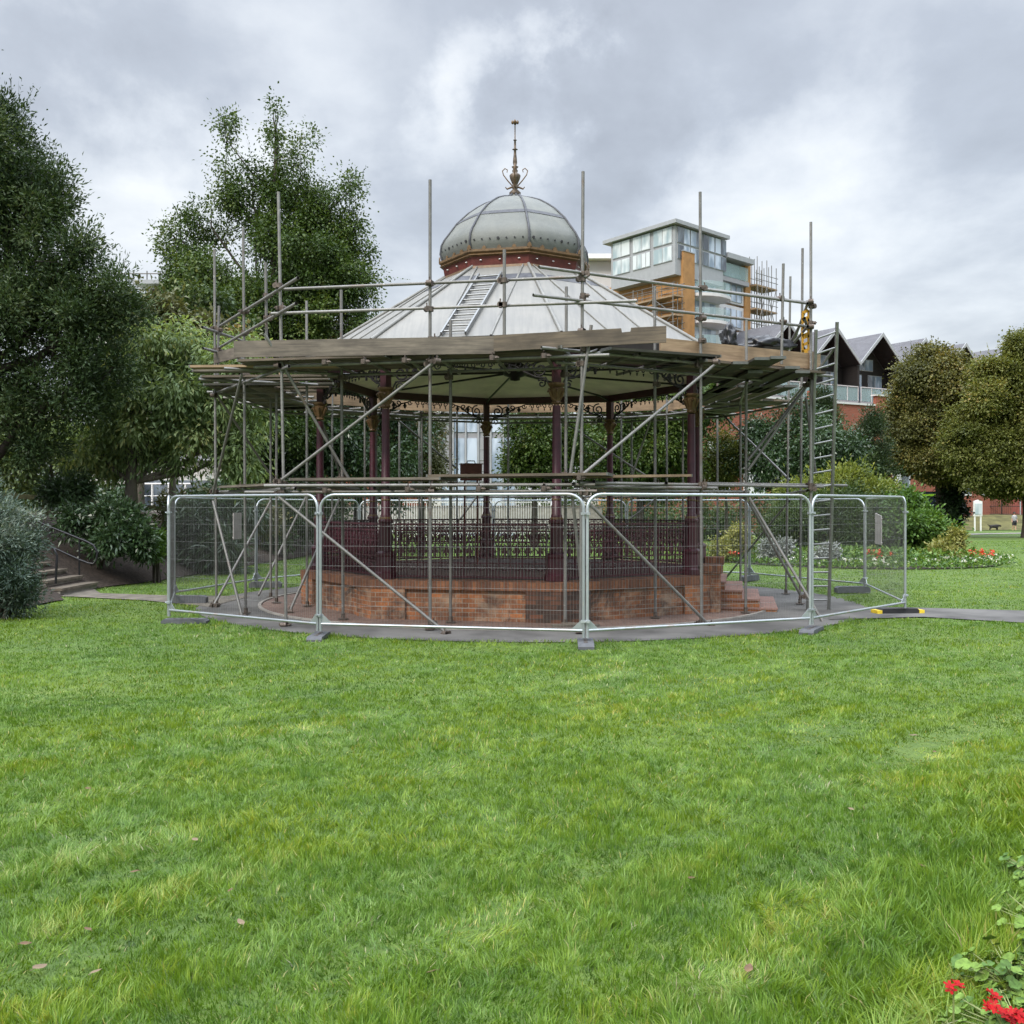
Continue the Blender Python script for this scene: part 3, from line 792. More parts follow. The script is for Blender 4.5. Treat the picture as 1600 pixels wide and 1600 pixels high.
stp=sb.build('steps',M['brick'],bs); st.build('tread',M['tile'],stp)
for s_ in (-1,1):
    ck=MB(); c=C0+en*(ap+.06)+et*(s_*1.40)
    ck.box(c+up*(ZP/2+.02),(.34,.34,ZP+.03),rz=am); ck.build('cheek_pier',M['brick'],stp)
    ck=MB(); ck.box(c+up*(ZP+.105),(.38,.38,.15),rz=am); ck.build('pier_cap',M['soldier'],stp)
# ================================================================ SCAFFOLD
scf=thing('scaffold','independent tube and board scaffold standing all round the bandstand','scaffold',(C0.x,C0.y,0))
TR=.0242
def stube(name,p,q,r=TR,mat='tube',n=12):
    b=MB(); b.tube([p,q],r,n); return b.build(name,M[mat],scf)
def rod(name,a,c,r=TR,mat='tube'):
    return stube(name,P(*a),P(*c),r,mat)
FIT=[]
def std(px,d,top,base=True,pxt=None,zb=.03,r=TR):
    """upright: foot under pixel column px at distance d, top at pixel row top"""
    p=Vector((GX(px,d),d,zb)); x2=GX(pxt if pxt is not None else px,d)
    q=Vector((x2,d,ZY(top,d))); stube('standard',p,q,r)
    if base:
        b=MB(); b.box((p.x,p.y,.034),(.15,.15,.012)); b.tube([(p.x,p.y,.03),(p.x,p.y,.12)],.034,8); b.build('base_plate',M['coupler'],scf)
def guard(px,d,top,zb,pxt=None,mat='tube'): 
    p=Vector((GX(px,d),d,zb)); q=Vector((GX(pxt if pxt is not None else px,d),d,ZY(top,d)))
    stube('guard_post',p,q,TR,mat)
# outer ring (front, sides)
S1=(447,15.92); S2=(672,15.36); S3=(907,14.95); S4=(1096,16.2); S5=(1267,17.6)
LM=(384,17.67); LC=(338,19.1)
std(*S1,300,pxt=435); std(*S2,281); std(*S3,268,pxt=911); std(*S4,300,pxt=1094); std(*S5,347)
std(*LM,355,pxt=380); std(*LC,390,pxt=335)
# inner ring, front
std(536,16.72,453,pxt=533); std(704,16.28,500); std(883,15.86,448,pxt=885); std(1024,16.93,447,pxt=1023)
std(1165,17.75,584,pxt=1166); std(1157,21.4,590)
# sides and back
std(1228,21.6,432,pxt=1235); std(1250,19.4,388,pxt=1254); std(1121,25.2,565); std(423,20.8,590); std(432,19.6,585); std(480,18.9,470,pxt=479)
std(588,24.9,600); std(624,25.9,560); std(655,26.0,600); std(757,26.0,600); std(987,25.6,560); std(1067,24.9,565); std(519,22.6,590); std(866+10,26.1,600)
# inner back
for px,d in ((570,22.9),(659,24.3),(714,24.5),(794,24.6),(1042,23.6),(971,24.4)): std(px,d,608)
# guard posts
guard(340,19.0,478,4.12,pxt=342); guard(417,16.75,410,4.1,pxt=415); guard(788,15.02,390,4.15); guard(1221,17.15,412,4.25,pxt=1224); guard(1166,16.7,500,4.25)
ZL=4.06; ZB=2.14
def at(px,d,z): return Vector((GX(px,d),d,z))
def zrod(name,a,c,z,z2=None): return stube(name,at(a[0],a[1],z),at(c[0],c[1],z if z2 is None else z2))
# upper ledgers
zrod('ledger',(397,16.12),(952,14.82),ZL)
zrod('ledger',(846,14.72),(1300,17.95),ZL+.09)
zrod('ledger',(512,16.95),(900,15.95),ZL-.03); zrod('ledger',(868,15.7),(1190,17.95),ZL+.02)
zrod('ledger',(452,15.6),(330,19.5),ZL-.06); zrod('ledger',(1264,17.4),(1228,21.9),ZL-.05); zrod('ledger',(1168,17.4),(1155,21.8),ZL-.05)
# back ledgers on both lifts
BK=[(338,19.1),(423,22.9),(588,25.0),(757,26.0),(987,25.6),(1121,24.6),(1228,21.6)]
BI=[(432,19.6),(519,22.6),(659,24.3),(794,24.6),(971,24.4),(1042,23.6),(1157,21.4)]
for ring in (BK,BI):
    for a,c in zip(ring[:-1],ring[1:]):
        zrod('ledger',a,c,ZL-.06+random.uniform(-.02,.02))
for a,c in zip(BK[:-1],BK[1:]): zrod('ledger',a,c,ZB-.03)
# lower ledgers
zrod('ledger',(383,16.1),(933,14.86),ZB-.05); zrod('ledger',(413,15.7),(930,14.9),ZB+.045)
zrod('ledger',(905,14.87),(1286,17.85),ZB+.07); zrod('ledger',(898,15.0),(1120,16.3),ZB+.02)
zrod('ledger',(1100,16.6),(1323,18.3),ZB+.10); zrod('ledger',(342,19.2),(462,15.5),ZB+.0); zrod('ledger',(352,18.6),(452,16.2),ZB-.07)
zrod('ledger',(1262,17.5),(1230,21.8),ZB); zrod('ledger',(520,16.8),(900,15.9),ZB-.05); zrod('ledger',(884,15.9),(1170,17.8),ZB-.02)
# guard rails
G=lambda a,c: rod('guard_rail',a,c)
G((443,452,15.86),(918,432,14.92)); G((424,490,15.95),(995,470,14.72))
G((842,417,14.5),(1262,474,17.52)); G((833,461,14.45),(1262,510,17.55))
G((1083,449,16.16),(1270,474,17.6)); 
G((466,434,15.1),(336,514,19.35)); G((463,474,15.1),(334,548,19.4))
G((316,511,18.3),(392,537,20.6)); G((317,544,18.3),(390,564,20.6))
G((1262,474,17.4),(1236,545,21.5)); G((1262,510,17.3),(1232,545,19.4)); G((1257,497,17.3),(1262,515,17.9))
G((1230,545,19.6),(1250,508,17.9))
# braces
B=lambda a,c,mat='tube': rod('brace',a,c,TR,mat)
B((413,521,15.75),(545,748,16.5)); B((437,752,15.78),(680,565,15.2)); B((905,746,14.85),(1121,566,16.15))
B((430,772,15.78),(701,992,14.93)); B((912,778,14.92),(1109,978,16.02))
B((924,508,14.88),(891,742,14.92)); B((894,772,15.05),(916,984,15.5))
B((378,584,17.4),(333,770,19.0)); B((338,616,19.2),(431,754,22.0)); B((333,783,18.2),(379,966,17.3))
B((423,783,20.6),(333,948,18.9)); B((478,777,22.8),(404,930,21.2)); B((530,780,19.5),(452,957,17.85))
B((1169,735,17.7),(1261,602,17.7)); B((1168,720,17.75),(1266,596,18.1)); B((1127,646,24.3),(1234,750,21.7))
B((1171,778,17.6),(1286,972,16.55)); B((1170,784,17.7),(1253,934,18.6)); B((1233,783,21.6),(1130,908,25.3))
B((1302,546,17.4),(1270,590,17.6)); B((1259,621,18.0),(1274,737,18.1))
B((876,656,25.7),(1010,744,25.3)); B((1016,658,25.0),(988,742,25.2)); B((608,645,25.3),(716,734,25.7))
B((745,776,25.8),(720,810,25.5)); B((1022,782,25.2),(980,815,25.5)); B((500,650,22.6),(535,752,23.6))
# transoms: tubes running in under the boards, open ends towards the lawn
def trans(px,py,d,d2,dx=0):
    p=P(px,py,d); q=Vector((p.x+dx*(d2-d),d2,p.z+.01)); stube('transom',p,q)
for px,py,d in ((450,563,15.75),(507,561.5,15.6),(568,560.5,15.4),(632,558.5,15.25),(682,557,15.15),(769,554.5,14.95),(850,551,14.8)): trans(px,py,d,d+2.0,.12)
for px,d in ((935,15.0),(1000,15.4),(1060,15.8),(1140,16.5),(1205,17.0),(1250,17.4)): trans(px,792-(ZL+.10-CAMH)*FP/d,d,d+2.1,-.35)
for px,py,d in ((460,762,15.7),(508,762,15.6),(585,762,15.4),(606,761,15.35),(637,761,15.25),(748,760,15.0),(850,758.5,14.8),(896,756,14.85),(928,752,14.9),(1041,755,15.7)): trans(px,py,d,d+1.9,.12)
for k,(a,c) in enumerate(zip(BK[:-1],BK[1:])):
    for t in (.15,.4,.65,.9):
        X=at(a[0],a[1],ZL+.0).lerp(at(c[0],c[1],ZL),t); v=(Vector((C0.x,C0.y,ZL))-X).normalized()
        stube('transom',X-v*.35,X+v*1.5)
for t in (.25,.6):
    X=at(452,15.6,ZL).lerp(at(330,19.5,ZL),t); stube('transom',X+Vector((-.6,-.3,0)),X+Vector((1.3,.5,0)))
# deck boards
def board(name,p,q,mat,w=.225,t=.038,hoop=True):
    b=MB(); b.beam(p,q,w,t)
    o_=b.build(name,M[mat],scf)
    if hoop:
        d=(Vector(q)-Vector(p)).normalized()
        for e in (p,q):
            h=MB(); e=Vector(e); h.beam(e-d*.012,e+d*.012,w+.006,t+.006); h.build('end_hoop',M['hoop'],o_)
    return o_
dirA=(at(*S3,0)-at(*S1,0)).normalized(); nA=Vector((-dirA.y,dirA.x,0))   # nA points away from the lens
dirB=(at(*S5,0)-at(*S3,0)).normalized(); nB=Vector((-dirB.y,dirB.x,0))
zd=ZL+.075
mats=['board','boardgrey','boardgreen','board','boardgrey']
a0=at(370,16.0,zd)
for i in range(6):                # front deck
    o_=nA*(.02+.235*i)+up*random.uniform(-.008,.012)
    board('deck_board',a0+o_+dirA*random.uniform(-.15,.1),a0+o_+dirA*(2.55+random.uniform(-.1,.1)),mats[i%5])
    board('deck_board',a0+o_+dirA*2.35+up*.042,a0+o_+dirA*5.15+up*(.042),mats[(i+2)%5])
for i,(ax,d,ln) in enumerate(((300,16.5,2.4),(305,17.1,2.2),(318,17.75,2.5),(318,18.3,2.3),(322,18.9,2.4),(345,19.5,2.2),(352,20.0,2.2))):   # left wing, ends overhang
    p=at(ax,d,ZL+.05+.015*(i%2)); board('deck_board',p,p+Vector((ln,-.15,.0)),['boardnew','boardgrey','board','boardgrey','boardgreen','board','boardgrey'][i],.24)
pB=at(900,14.80,zd+.045)           # boards lifted over the front right corner
for i in range(5):
    o_=nB*(.24*i)+up*random.uniform(-.005,.01)
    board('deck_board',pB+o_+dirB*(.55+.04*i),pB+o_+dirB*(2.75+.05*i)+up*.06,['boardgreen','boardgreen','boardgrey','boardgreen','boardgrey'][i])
pC=at(1098,16.1,zd+.02)
for i in range(6):
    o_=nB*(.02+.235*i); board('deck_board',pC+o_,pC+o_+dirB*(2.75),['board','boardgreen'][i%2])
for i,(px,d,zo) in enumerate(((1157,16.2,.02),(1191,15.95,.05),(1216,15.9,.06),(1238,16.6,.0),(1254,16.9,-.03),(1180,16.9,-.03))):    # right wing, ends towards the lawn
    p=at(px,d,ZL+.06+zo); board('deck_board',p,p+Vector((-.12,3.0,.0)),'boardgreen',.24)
for i in range(5):                 # right side and further boards seen from below
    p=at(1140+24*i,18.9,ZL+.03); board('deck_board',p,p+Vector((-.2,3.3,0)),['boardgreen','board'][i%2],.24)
for (a,c) in zip(BK[:-1],BK[1:]):   # back decks
    X0,X1=at(*a,ZL+.02),at(*c,ZL+.02); d_=(X1-X0).normalized(); nn_=Vector((d_.y,-d_.x,0))
    if nn_.dot(C0-X0)<0: nn_=-nn_
    for i in range(5):
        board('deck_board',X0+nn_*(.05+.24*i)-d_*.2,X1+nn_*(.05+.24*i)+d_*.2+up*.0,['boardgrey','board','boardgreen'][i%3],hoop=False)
    tb=MB(); tb.beam(X0+nn_*1.22-d_*.1+up*.16,X1+nn_*1.22+d_*.1+up*.16,.038,.22); tb.build('toe_board',M['boardnew'],scf)
# lower lift boards
for i in range(4):
    o_=nA*(.12+.235*i)
    p=at(452,15.75,ZB+.145); board('deck_board',p+o_,p+o_+dirA*2.4+up*.0,['boardgrey','board'][i%2]); 
    board('deck_board',p+o_+dirA*2.2+up*.04,p+o_+dirA*4.9+up*.05,['board','boardgrey'][i%2])
p=at(893,14.98,ZB+.16)
for i in range(3): board('deck_board',p+nB*(.10+.235*i),p+nB*(.10+.235*i)+dirB*2.35+up*.06,['boardnew','board','boardgrey'][i])
for i in range(3):
    p=at(352,18.5-.0,ZB+.08)+Vector((.24*i,.1*i,0)); board('deck_board',p,p+(at(452,16.0,0)-at(352,18.5,0)).normalized()*2.6,'boardgrey')
# toe boards
def toe(a,c,mat,h=.225,notch=None,lift=0):
    p,q=Vector(a),Vector(c); d=(q-p); L_=d.length; d.normalize(); n_=Vector((d.y,-d.x,0)).normalized()*.038
    poly=[p-up*h/2,q-up*h/2,q+up*h/2]
    if notch:
        for u_,z_ in ((notch+.13,h/2),(notch+.12,h/2-.055),(notch,h/2-.06),(notch-.01,h/2)): poly.append(p+d*u_+up*z_)
    poly.append(p+up*h/2)
    b=MB(); b.prism(poly,n_)
    b.ax=[tuple(d)]*len(b.ax); return b.build('toe_board',M[mat],scf)
toe(P(367,546,15.98),P(774,539.5,15.0),'boardgrey',.255)
toe(P(772,537,14.97),P(1041,522.5,14.72),'board',.235,notch=1.86)
toe(P(1030,541.5,15.9),P(1268,565,17.72),'boardnew',.27)
toe(P(1262,562,17.65),P(1279,566,17.9),'boardnew',.30)
toe(P(337,560,19.0),P(384,548,17.9),'boardgrey',.2)
# couplers
cp0=MB(); cp0.tube([(0,0,-.03),(0,0,.03)],.037,10,cap=True); cp0.tube([(-.035,.05,0),(.035,.05,0)],.037,10,cap=True); cp0.box((.045,.0,0),(.05,.03,.045)); cp0.tube([(.03,-.02,0),(.085,-.02,0)],.009,6,cap=True); cp0.tube([(.0,.05,.03),(.0,.05,.075)],.009,6,cap=True); cp0.box((-.02,.03,.0),(.03,.07,.05))
CPL=None
def coupler(p,rz=None):
    global CPL
    if CPL is None:
        CPL=cp0.build('coupler',M['coupler'],None); CPL.parent=scf; o=CPL
    else:
        o=CPL.copy(); COL.objects.link(o); o.parent=scf
    o.scale=(1.2,1.2,1.2); o.location=Vector(p)-BASE[scf.name]; o.rotation_euler=(0,0,random.uniform(0,2*pi) if rz is None else rz)
for px,d,ys in ((437,15.9,(446,482,572,758,770)),(673,15.36,(443,483,530,563,569,760,768,975)),(911,14.95,(428,436,462,471,518,547,568,744,757,770)),(1095,16.2,(450,498,532,571,757,762,972)),(1267,17.6,(472,478,505,511,590,758,764)),
        (381,17.67,(487,520,586,760,962)),(336,19.1,(513,547,618,768,945)),(416,16.7,(462,497)),(536,16.72,(590,748)),(704,16.28,(590,757)),(884,15.86,(585,742,757)),(1024,16.93,(600,757)),(1165,17.75,(590,757,775)),(1222,17.2,(467,503)),(341,19.0,(515,547)),(788,15.02,(438,476)),(445,15.9,(755,976))):
    for y in ys: coupler(P(px,y,d))
for a in ((680,565,15.2),(437,752,15.78),(905,746,14.85),(1121,566,16.15),(700,990,14.95),(1108,977,16.0),(379,964,17.3),(334,946,18.9),(453,955,17.85),(1260,602,17.7),(1252,932,18.6)): coupler(P(*a))
for px,py,d in ((507,566,15.55),(568,565,15.35),(632,563,15.2),(769,559,14.9),(850,556,14.78),(508,766,15.55),(637,765,15.2),(748,764,14.95),(850,763,14.78)): coupler(P(px,py,d),0)
for nm,lb,p0_,p1_ in (('broken_board','short broken board lying at the foot of the sooty brick pier',P(862,986,15.55),P(910,983,15.65)),('broken_board','narrow board offcut lying on the paving behind the middle fence posts',P(880,979,15.9),P(935,985,15.55))):
    b=MB(); q0=Vector((p0_.x,p0_.y,.055)); q1=Vector((p1_.x,p1_.y,.055)); b.beam(q0,q1,.11,.035); tag(b.build(nm,M['boardgrey'],None,origin=q0),lb,'board')
# yellow ladder trap gate
b=MB(); g0=P(1254,552,17.75); g1=P(1263,548,17.75); hz_=.70
for e in (g0,g1): b.beam(e,e+up*hz_,.03,.03,up=(1,0,0))
for i in range(6): b.beam(g0+up*(hz_*i/5),g1+up*(hz_*i/5+.0),.03,.05 if i%2 else .09)
b.build('ladder_gate',M['ygate'],scf)

# access ladder leaning on the scaffold
lr0,lr1=P(1295,953,18.48),P(1308,503,17.25); ll0,ll1=P(1262,952,18.5),P(1275,515,17.25)
lad=thing('ladder','tall aluminium pole ladder leaning against the corner of the scaffold','ladder',tuple((lr0+ll0)/2))
for a,c in ((ll0,ll1),(lr0,lr1)):
    b=MB(); b.tube([a,c],.03,10,cap=True); b.build('stile',M['alu'],lad)
for i in range(19):
    t=(i+.7)/19.3; b=MB(); b.tube([ll0.lerp(ll1,t),lr0.lerp(lr1,t)],.017,8); b.build('rung',M['alu'],lad)
# roof ladder lying on the lead
m0=(OC(-1,RE,ZE)+OC(0,RE,ZE))/2; m1=(OC(-1,RT,ZT)+OC(0,RT,ZT))/2
pn=((OC(0,RE,ZE)-OC(-1,RE,ZE)).cross(m1-m0)).normalized()
if pn.z<0: pn=-pn
def onroof(px,py,h=.05):
    e=Vector((0,0,CAMH)); d=P(px,py,10)-e; t=((m0-e).dot(pn))/d.dot(pn); return e+d*t+pn*h
rl=thing('roof_ladder','short grey ladder lying flat on the pale bandstand roof','ladder',tuple(onroof(710,525)))
LL=(onroof(690,526),onroof(749,433)); RR=(onroof(728,525),onroof(784,430))
for a,c in (LL,RR): 
    b=MB(); b.beam(a,c,.03,.06); b.build('stile',M['alu'],rl)
for i in range(12):
    t=(i+.5)/12; b=MB(); b.tube([LL[0].lerp(LL[1],t),RR[0].lerp(RR[1],t)],.016,6); b.build('rung',M['alu'],rl)
# things lying on the scaffold
def lumpy(name,c,size,mat,label,cat,seed,group=None,n=5,squash=.75):
    import bmesh
    bm=bmesh.new(); bmesh.ops.create_icosphere(bm,subdivisions=4,radius=1)
    from mathutils import noise as mn
    for v in bm.verts:
        d=v.co.normalized(); k=1+.45*mn.noise(d*1.7+Vector((seed,0,0)))+.22*mn.noise(d*5+Vector((0,seed,0)))
        v.co=Vector((d.x*size[0]*k,d.y*size[1]*k,max(d.z,-.35)*size[2]*k))
    zmin=min(v.co.z for v in bm.verts)
    for v in bm.verts: v.co.z-=zmin
    me=bpy.data.meshes.new(name); bm.to_mesh(me); bm.free(); me.materials.append(M[mat])
    for p_ in me.polygons: p_.use_smooth=True
    o=bpy.data.objects.new(name,me); COL.objects.link(o); o.location=c; tag(o,label,cat,group); return o
lumpy('rubbish_bag',P(1138,541,17.2),(.14,.16,.24),'blackbag','upright black polythene bag on the right end of the scaffold deck','bag',3.1)
lumpy('plastic_sheet',P(1196,546,17.6),(.42,.2,.15),'blackbag','crumpled black sheet lying along the scaffold deck','sheeting',8.4)
b=MB(); c=P(736,751,21.3); b.box(c+Vector((0,0,.17)),(.36,.30,.34),rz=.5); b.box(c+Vector((0,0,.345)),(.40,.34,.02),rz=.5); 
t_=thing('box','red brown wooden box seen across the inside of the bandstand','box',tuple(c)); b.build('carcass',M['redbox'],t_)
b=MB(); b.tube([c+Vector((-.09,0,.35)),c+Vector((-.07,0,.41)),c+Vector((.07,0,.41)),c+Vector((.09,0,.35))],.012,6); b.build('handle',M['black'],t_)
b=MB(); 
for sx in (-.13,.13):
    for sy in (-.1,.1): b.tube([c+Vector((sx,sy,0)),c+Vector((sx*1.1,sy*1.1,-(c.z-ZP)))],.018,6)
b.build('leg',M['redbox'],t_)

# ================================================================ FENCE PANELS
PW,PHT=3.5,2.0
def fence_proto():
    root=thing('mesh_fence','x','fence panel',(0,0,0),'temporary mesh fence panels round the scaffold')
    f=MB(); r=.20; x0,x1=.025,PW-.025; zt=PHT-.02
    pts=[(x0,0,.06)]+[(x0+r-r*cos(t),0,zt-r+r*sin(t)) for t in np.linspace(0,pi/2,8)]+[(x1-r+r*sin(t),0,zt-r+r*cos(t)) for t in np.linspace(0,pi/2,8)]+[(x1,0,.06)]
    f.tube(pts,.0205,10); f.tube([(x0,0,.16),(x1,0,.16)],.019,8)
    for s_,xx in ((1,x0),(-1,x1)): f.prism([(xx,0.004,.17),(xx+s_*.16,0.004,.17),(xx,0.004,.33)],(0,-.008,0))
    f.build('frame',M['fence'],root)
    w=MB()
    nv=83
    for i in range(1,nv):
        x=x0+(x1-x0)*i/nv; ins=0
        if x-x0<r: ins=r-math.sqrt(max(0,r*r-(r-(x-x0))**2))
        if x1-x<r: ins=r-math.sqrt(max(0,r*r-(r-(x1-x))**2))
        w.tube([(x,.0,.16),(x,0,zt-ins)],.0012,3)
    for z in (.42,.70,.98,1.26,1.54,1.80): w.tube([(x0,.004,z),(x1,.004,z)],.0017,4)
    w.build('mesh_infill',M['wire'],root)
    for z in (1.72,.28):
        c=MB(); c.box((PW-.0,0,z),(.11,.055,.035)); c.tube([(PW,-.05,z),(PW,.05,z)],.012,6,cap=True); c.build('clamp',M['fence'],root)
    return root
FP_=[(263,16.4),(498,14.45),(915,13.65),(1268,15.2),(1415,17.7),(1352,22.0),(1171,25.6),(979,27.0),(771,27.3),(561,27.0),(400,23.4),(272,19.8)]
FL=['leftmost front fence panel, beside the edge-on left end panel',
 'wide front fence panel before the brick plinth, middle one facing the lawn',
 'front fence panel right of the bandstand centre, before the brick steps',
 'rightmost front fence panel, whose end stands by the yellow-tipped block',
 'oblique right end fence panel with a pale sign on its mesh',
 'rear right fence panel behind the pole ladder, before the flower bed shrubs',
 'rear fence panel seen past the bandstand steps',
 'rear fence panel seen through the right half of the bandstand railing',
 'rear fence panel straight behind the bandstand centre, before the pale blue facade',
 'rear fence panel seen through the left half of the bandstand railing',
 'rear left fence panel before the strappy shrub, nearer the mulch bank',
 'oblique left end fence panel, standing almost edge-on']
fp=fence_proto(); first=True
for i in range(12):
    a=FP_[i]; c=FP_[(i+1)%12]
    p=Vector((GX(*a),a[1],.05)); q=Vector((GX(*c),c[1],.05)); d=q-p; rz=math.atan2(d.y,d.x); sc_=d.length/PW
    if first: r_=fp; r_.location=p; r_.rotation_euler=(0,0,rz); r_.scale=(sc_,1,1); r_['label']=FL[i]; first=False
    else: r_=copy_tree(fp,p,rz,FL[i],(sc_,1,1))
# fence feet
def foot_proto(mat,ends):
    root=thing('fence_block','x','fence block',(0,0,0),'blocks that carry the fence posts')
    b=MB(); pr=[(-.36,0),( .36,0),(.36,.10),(.31,.135),(-.31,.135),(-.36,.10)]
    b.prism([(x,-.105,z) for x,z in pr],(0,.21,0)); b.build('block',M[mat],root)
    for x in (-.18,-.06,.06,.18):
        b=MB(); b.tube([(x,0,.13),(x,0,.139)],.03,8,cap=True); b.build('socket',M['coupler'],root)
    if ends:
        for s_ in (-1,1):
            b=MB(); b.box((s_*.385,0,.055),(.09,.245,.11)); b.build('end_cap',M['yellow'],root)
    return root
fA=foot_proto('footgrey',False); fB=foot_proto('rubber',True)
FT=[(0,0,0.0,'grey-black block under the left corner post of the fence, half in the grass'),(1,0,pi/2,'small block end under the first pair of front posts, left of the plinth'),(2,0,pi/2-.05,'block under the middle pair of front posts, nearest to the lawn'),
    (3,0,pi/2-.5,'block under the pair of posts next to the pole ladder'),(4,1,.12,'black fence block with yellow ends at the right corner'),(5,0,.05,'long black block at the foot of the rear right post pair'),
    (6,0,.9,'block under the rear posts behind the brick steps'),(10,0,.08,'black block under the rear left posts at the edge of the asphalt'),(11,0,.05,'long dark block inside the left end of the fence')]
used=set(); FZ={4:-.035,0:-.06,1:-.07,2:-.06,3:-.07}
for i,kind,rz,lb in FT:
    x,d=GX(*FP_[i]),FP_[i][1]; dx,dy={0:(.28,-.02),4:(-.1,.1),5:(-.28,0),11:(.30,-.1),10:(.22,0)}.get(i,(0,0))
    src=fB if kind else fA
    if id(src) not in used: used.add(id(src)); src.location=(x+dx,d+dy,FZ.get(i,.02)); src.rotation_euler=(0,0,rz); src['label']=lb
    else: copy_tree(src,(x+dx,d+dy,FZ.get(i,.02)),rz,lb)
# pale signs tied to the fence
def sign(p,q,z0,z1,label,lean=0):
    d=(Vector(q)-Vector(p)); b=MB(); n_=Vector((d.y,-d.x,0)).normalized()
    b.prism([Vector(p)+up*z0,Vector(q)+up*z0,Vector(q)+up*(z1-lean),Vector(p)+up*z1],n_*.012)
    for e in (p,q):
        for z in (z0+.04,z1-.05-lean): b.tube([Vector(e)+up*z-n_*.01,Vector(e)+up*z+n_*.025],.008,5)
    o=b.build('sign',M['sign'],None,origin=p); tag(o,label,'sign'); return o
def onpan(i,t,off=.03):
    a=FP_[i]; c=FP_[(i+1)%12]; p=Vector((GX(*a),a[1],0)); q=Vector((GX(*c),c[1],0)); d=(q-p).normalized(); n_=Vector((d.y,-d.x,0)); return p.lerp(q,t)+n_*off
sign(onpan(10,.30),onpan(10,.19),1.15,1.73,'blank pale sign tied to the rear left fence panel')
sign(onpan(4,.74),onpan(4,.57),1.11,1.74,'tall pale sign tied to the right end of the fence',.06)
# ================================================================ TREES AND SHRUBS
def leaf_cloud(pos,axis,nrm,length,width):
    """one folded leaf per row: base, side, tip, side"""
    n=len(pos); axis=axis/np.linalg.norm(axis,axis=1,keepdims=True)
    side=np.cross(axis,nrm); side/=np.maximum(np.linalg.norm(side,axis=1,keepdims=True),1e-6)
    nn=np.cross(side,axis); L_=length[:,None]; W_=width[:,None]
    v=np.stack([pos,pos+axis*L_*.45+side*W_*.5+nn*W_*.12,pos+axis*L_-nn*L_*.12,pos+axis*L_*.45-side*W_*.5+nn*W_*.12],1)
    return v.reshape(-1,3),np.arange(n*4).reshape(-1,4)
def crown(name,blobs,nclump,per,leaf,sig,mat,parent,droop=.3,shell=.45,tone=(0,1),seed=1,upb=.5,rag=.25,flat=1.0,lump=14,sprays=0,slen=.8):
    """blobs: (centre Vector, rx, ry, rz). Leaves sit in clumps spread through the blobs' volume."""
    g=np.random.default_rng(seed)
    wts=np.array([(b[1]*b[3]+b[1]*b[2]+b[2]*b[3])*(b[4] if len(b)>4 else 1) for b in blobs]); wts=wts/wts.sum()
    bi=g.choice(len(blobs),nclump,p=wts)
    c=np.array([tuple(b[0]) for b in blobs])[bi]; rr=np.array([b[1:4] for b in blobs])[bi]
    if lump:      # every blob grows smaller boughs, so the outline breaks up and gaps open
        sc_=[];sr_=[];sb_=[]
        for j,b_ in enumerate(blobs):
            for q in range(lump):
                e=g.normal(size=3); e/=np.linalg.norm(e); k_=g.uniform(.45,.98); r3=np.array(b_[1:4])
                sc_.append(np.array(tuple(b_[0]))+e*r3*k_); m3=r3.mean(); sr_.append((r3*.5+m3*.5)*g.uniform(.22,.48)); sb_.append(j)
        sb_=np.array(sb_); pick=np.array([g.choice(np.nonzero(sb_==j)[0]) for j in bi])
        c=np.array(sc_)[pick]; rr=np.array(sr_)[pick]
    d=g.normal(size=(nclump,3)); d/=np.linalg.norm(d,axis=1,keepdims=True)
    rad=(shell+(1-shell)*g.random(nclump)**.6)*(1+rag*(g.random(nclump)-.45))
    cc=c+d*rr*rad[:,None]
    k=np.repeat(np.arange(nclump),per)
    sg=sig*g.uniform(.6,1.3,nclump)
    off=g.normal(size=(nclump*per,3))*sg[k][:,None]; off[:,2]*=flat
    pos=cc[k]+off
    out=off/np.maximum(np.linalg.norm(off,axis=1,keepdims=True),1e-6)+d[k]*.6
    axis=out+g.normal(size=out.shape)*.55; axis[:,2]-=droop
    nrm=g.normal(size=out.shape)*.6+d[k]*.5; nrm[:,2]+=upb
    L_=leaf[0]*g.uniform(.6,1.3,len(pos)); W_=leaf[1]*g.uniform(.7,1.25,len(pos))
    if sprays:     # leafy twigs that stick out of the outline
        kk=g.choice(nclump,sprays); m=13
        sd=d[kk]*.8+g.normal(size=(sprays,3))*.35; sd[:,2]+=.75; sd/=np.linalg.norm(sd,axis=1,keepdims=True)
        sl=slen*g.uniform(.5,1.2,sprays); tt=np.linspace(.15,1,m)
        sp=cc[kk][:,None,:]+sd[:,None,:]*(sl[:,None]*tt)[:,:,None]
        ax=sd[:,None,:]*.7+g.normal(size=(sprays,m,3))*.55
        pos=np.concatenate([pos,sp.reshape(-1,3)]); axis=np.concatenate([axis,ax.reshape(-1,3)])
        nrm=np.concatenate([nrm,g.normal(size=(sprays*m,3))]); k=np.concatenate([k,np.repeat(kk,m)])
        L_=np.concatenate([L_,leaf[0]*g.uniform(.6,1.05,sprays*m)]); W_=np.concatenate([W_,leaf[1]*g.uniform(.6,1.0,sprays*m)])
        pos=np.concatenate([pos,cc[kk]]); axis=np.concatenate([axis,sd]); nrm=np.concatenate([nrm,g.normal(size=(sprays,3))]); k=np.concatenate([k,kk])
        L_=np.concatenate([L_,sl]); W_=np.concatenate([W_,np.full(sprays,.014)])
    V,F=leaf_cloud(pos,axis,nrm,L_,W_)
    ct=g.random(nclump)*.5+.5*(pick*7919%97/97. if lump else .5); rn=tone[0]+(tone[1]-tone[0])*np.clip(.12+.76*ct[k]+.45*(g.random(len(pos))-.5),0,1)
    o=numesh(name,V,F,mat,parent,attrs={'rnd':rn})
    return o,cc
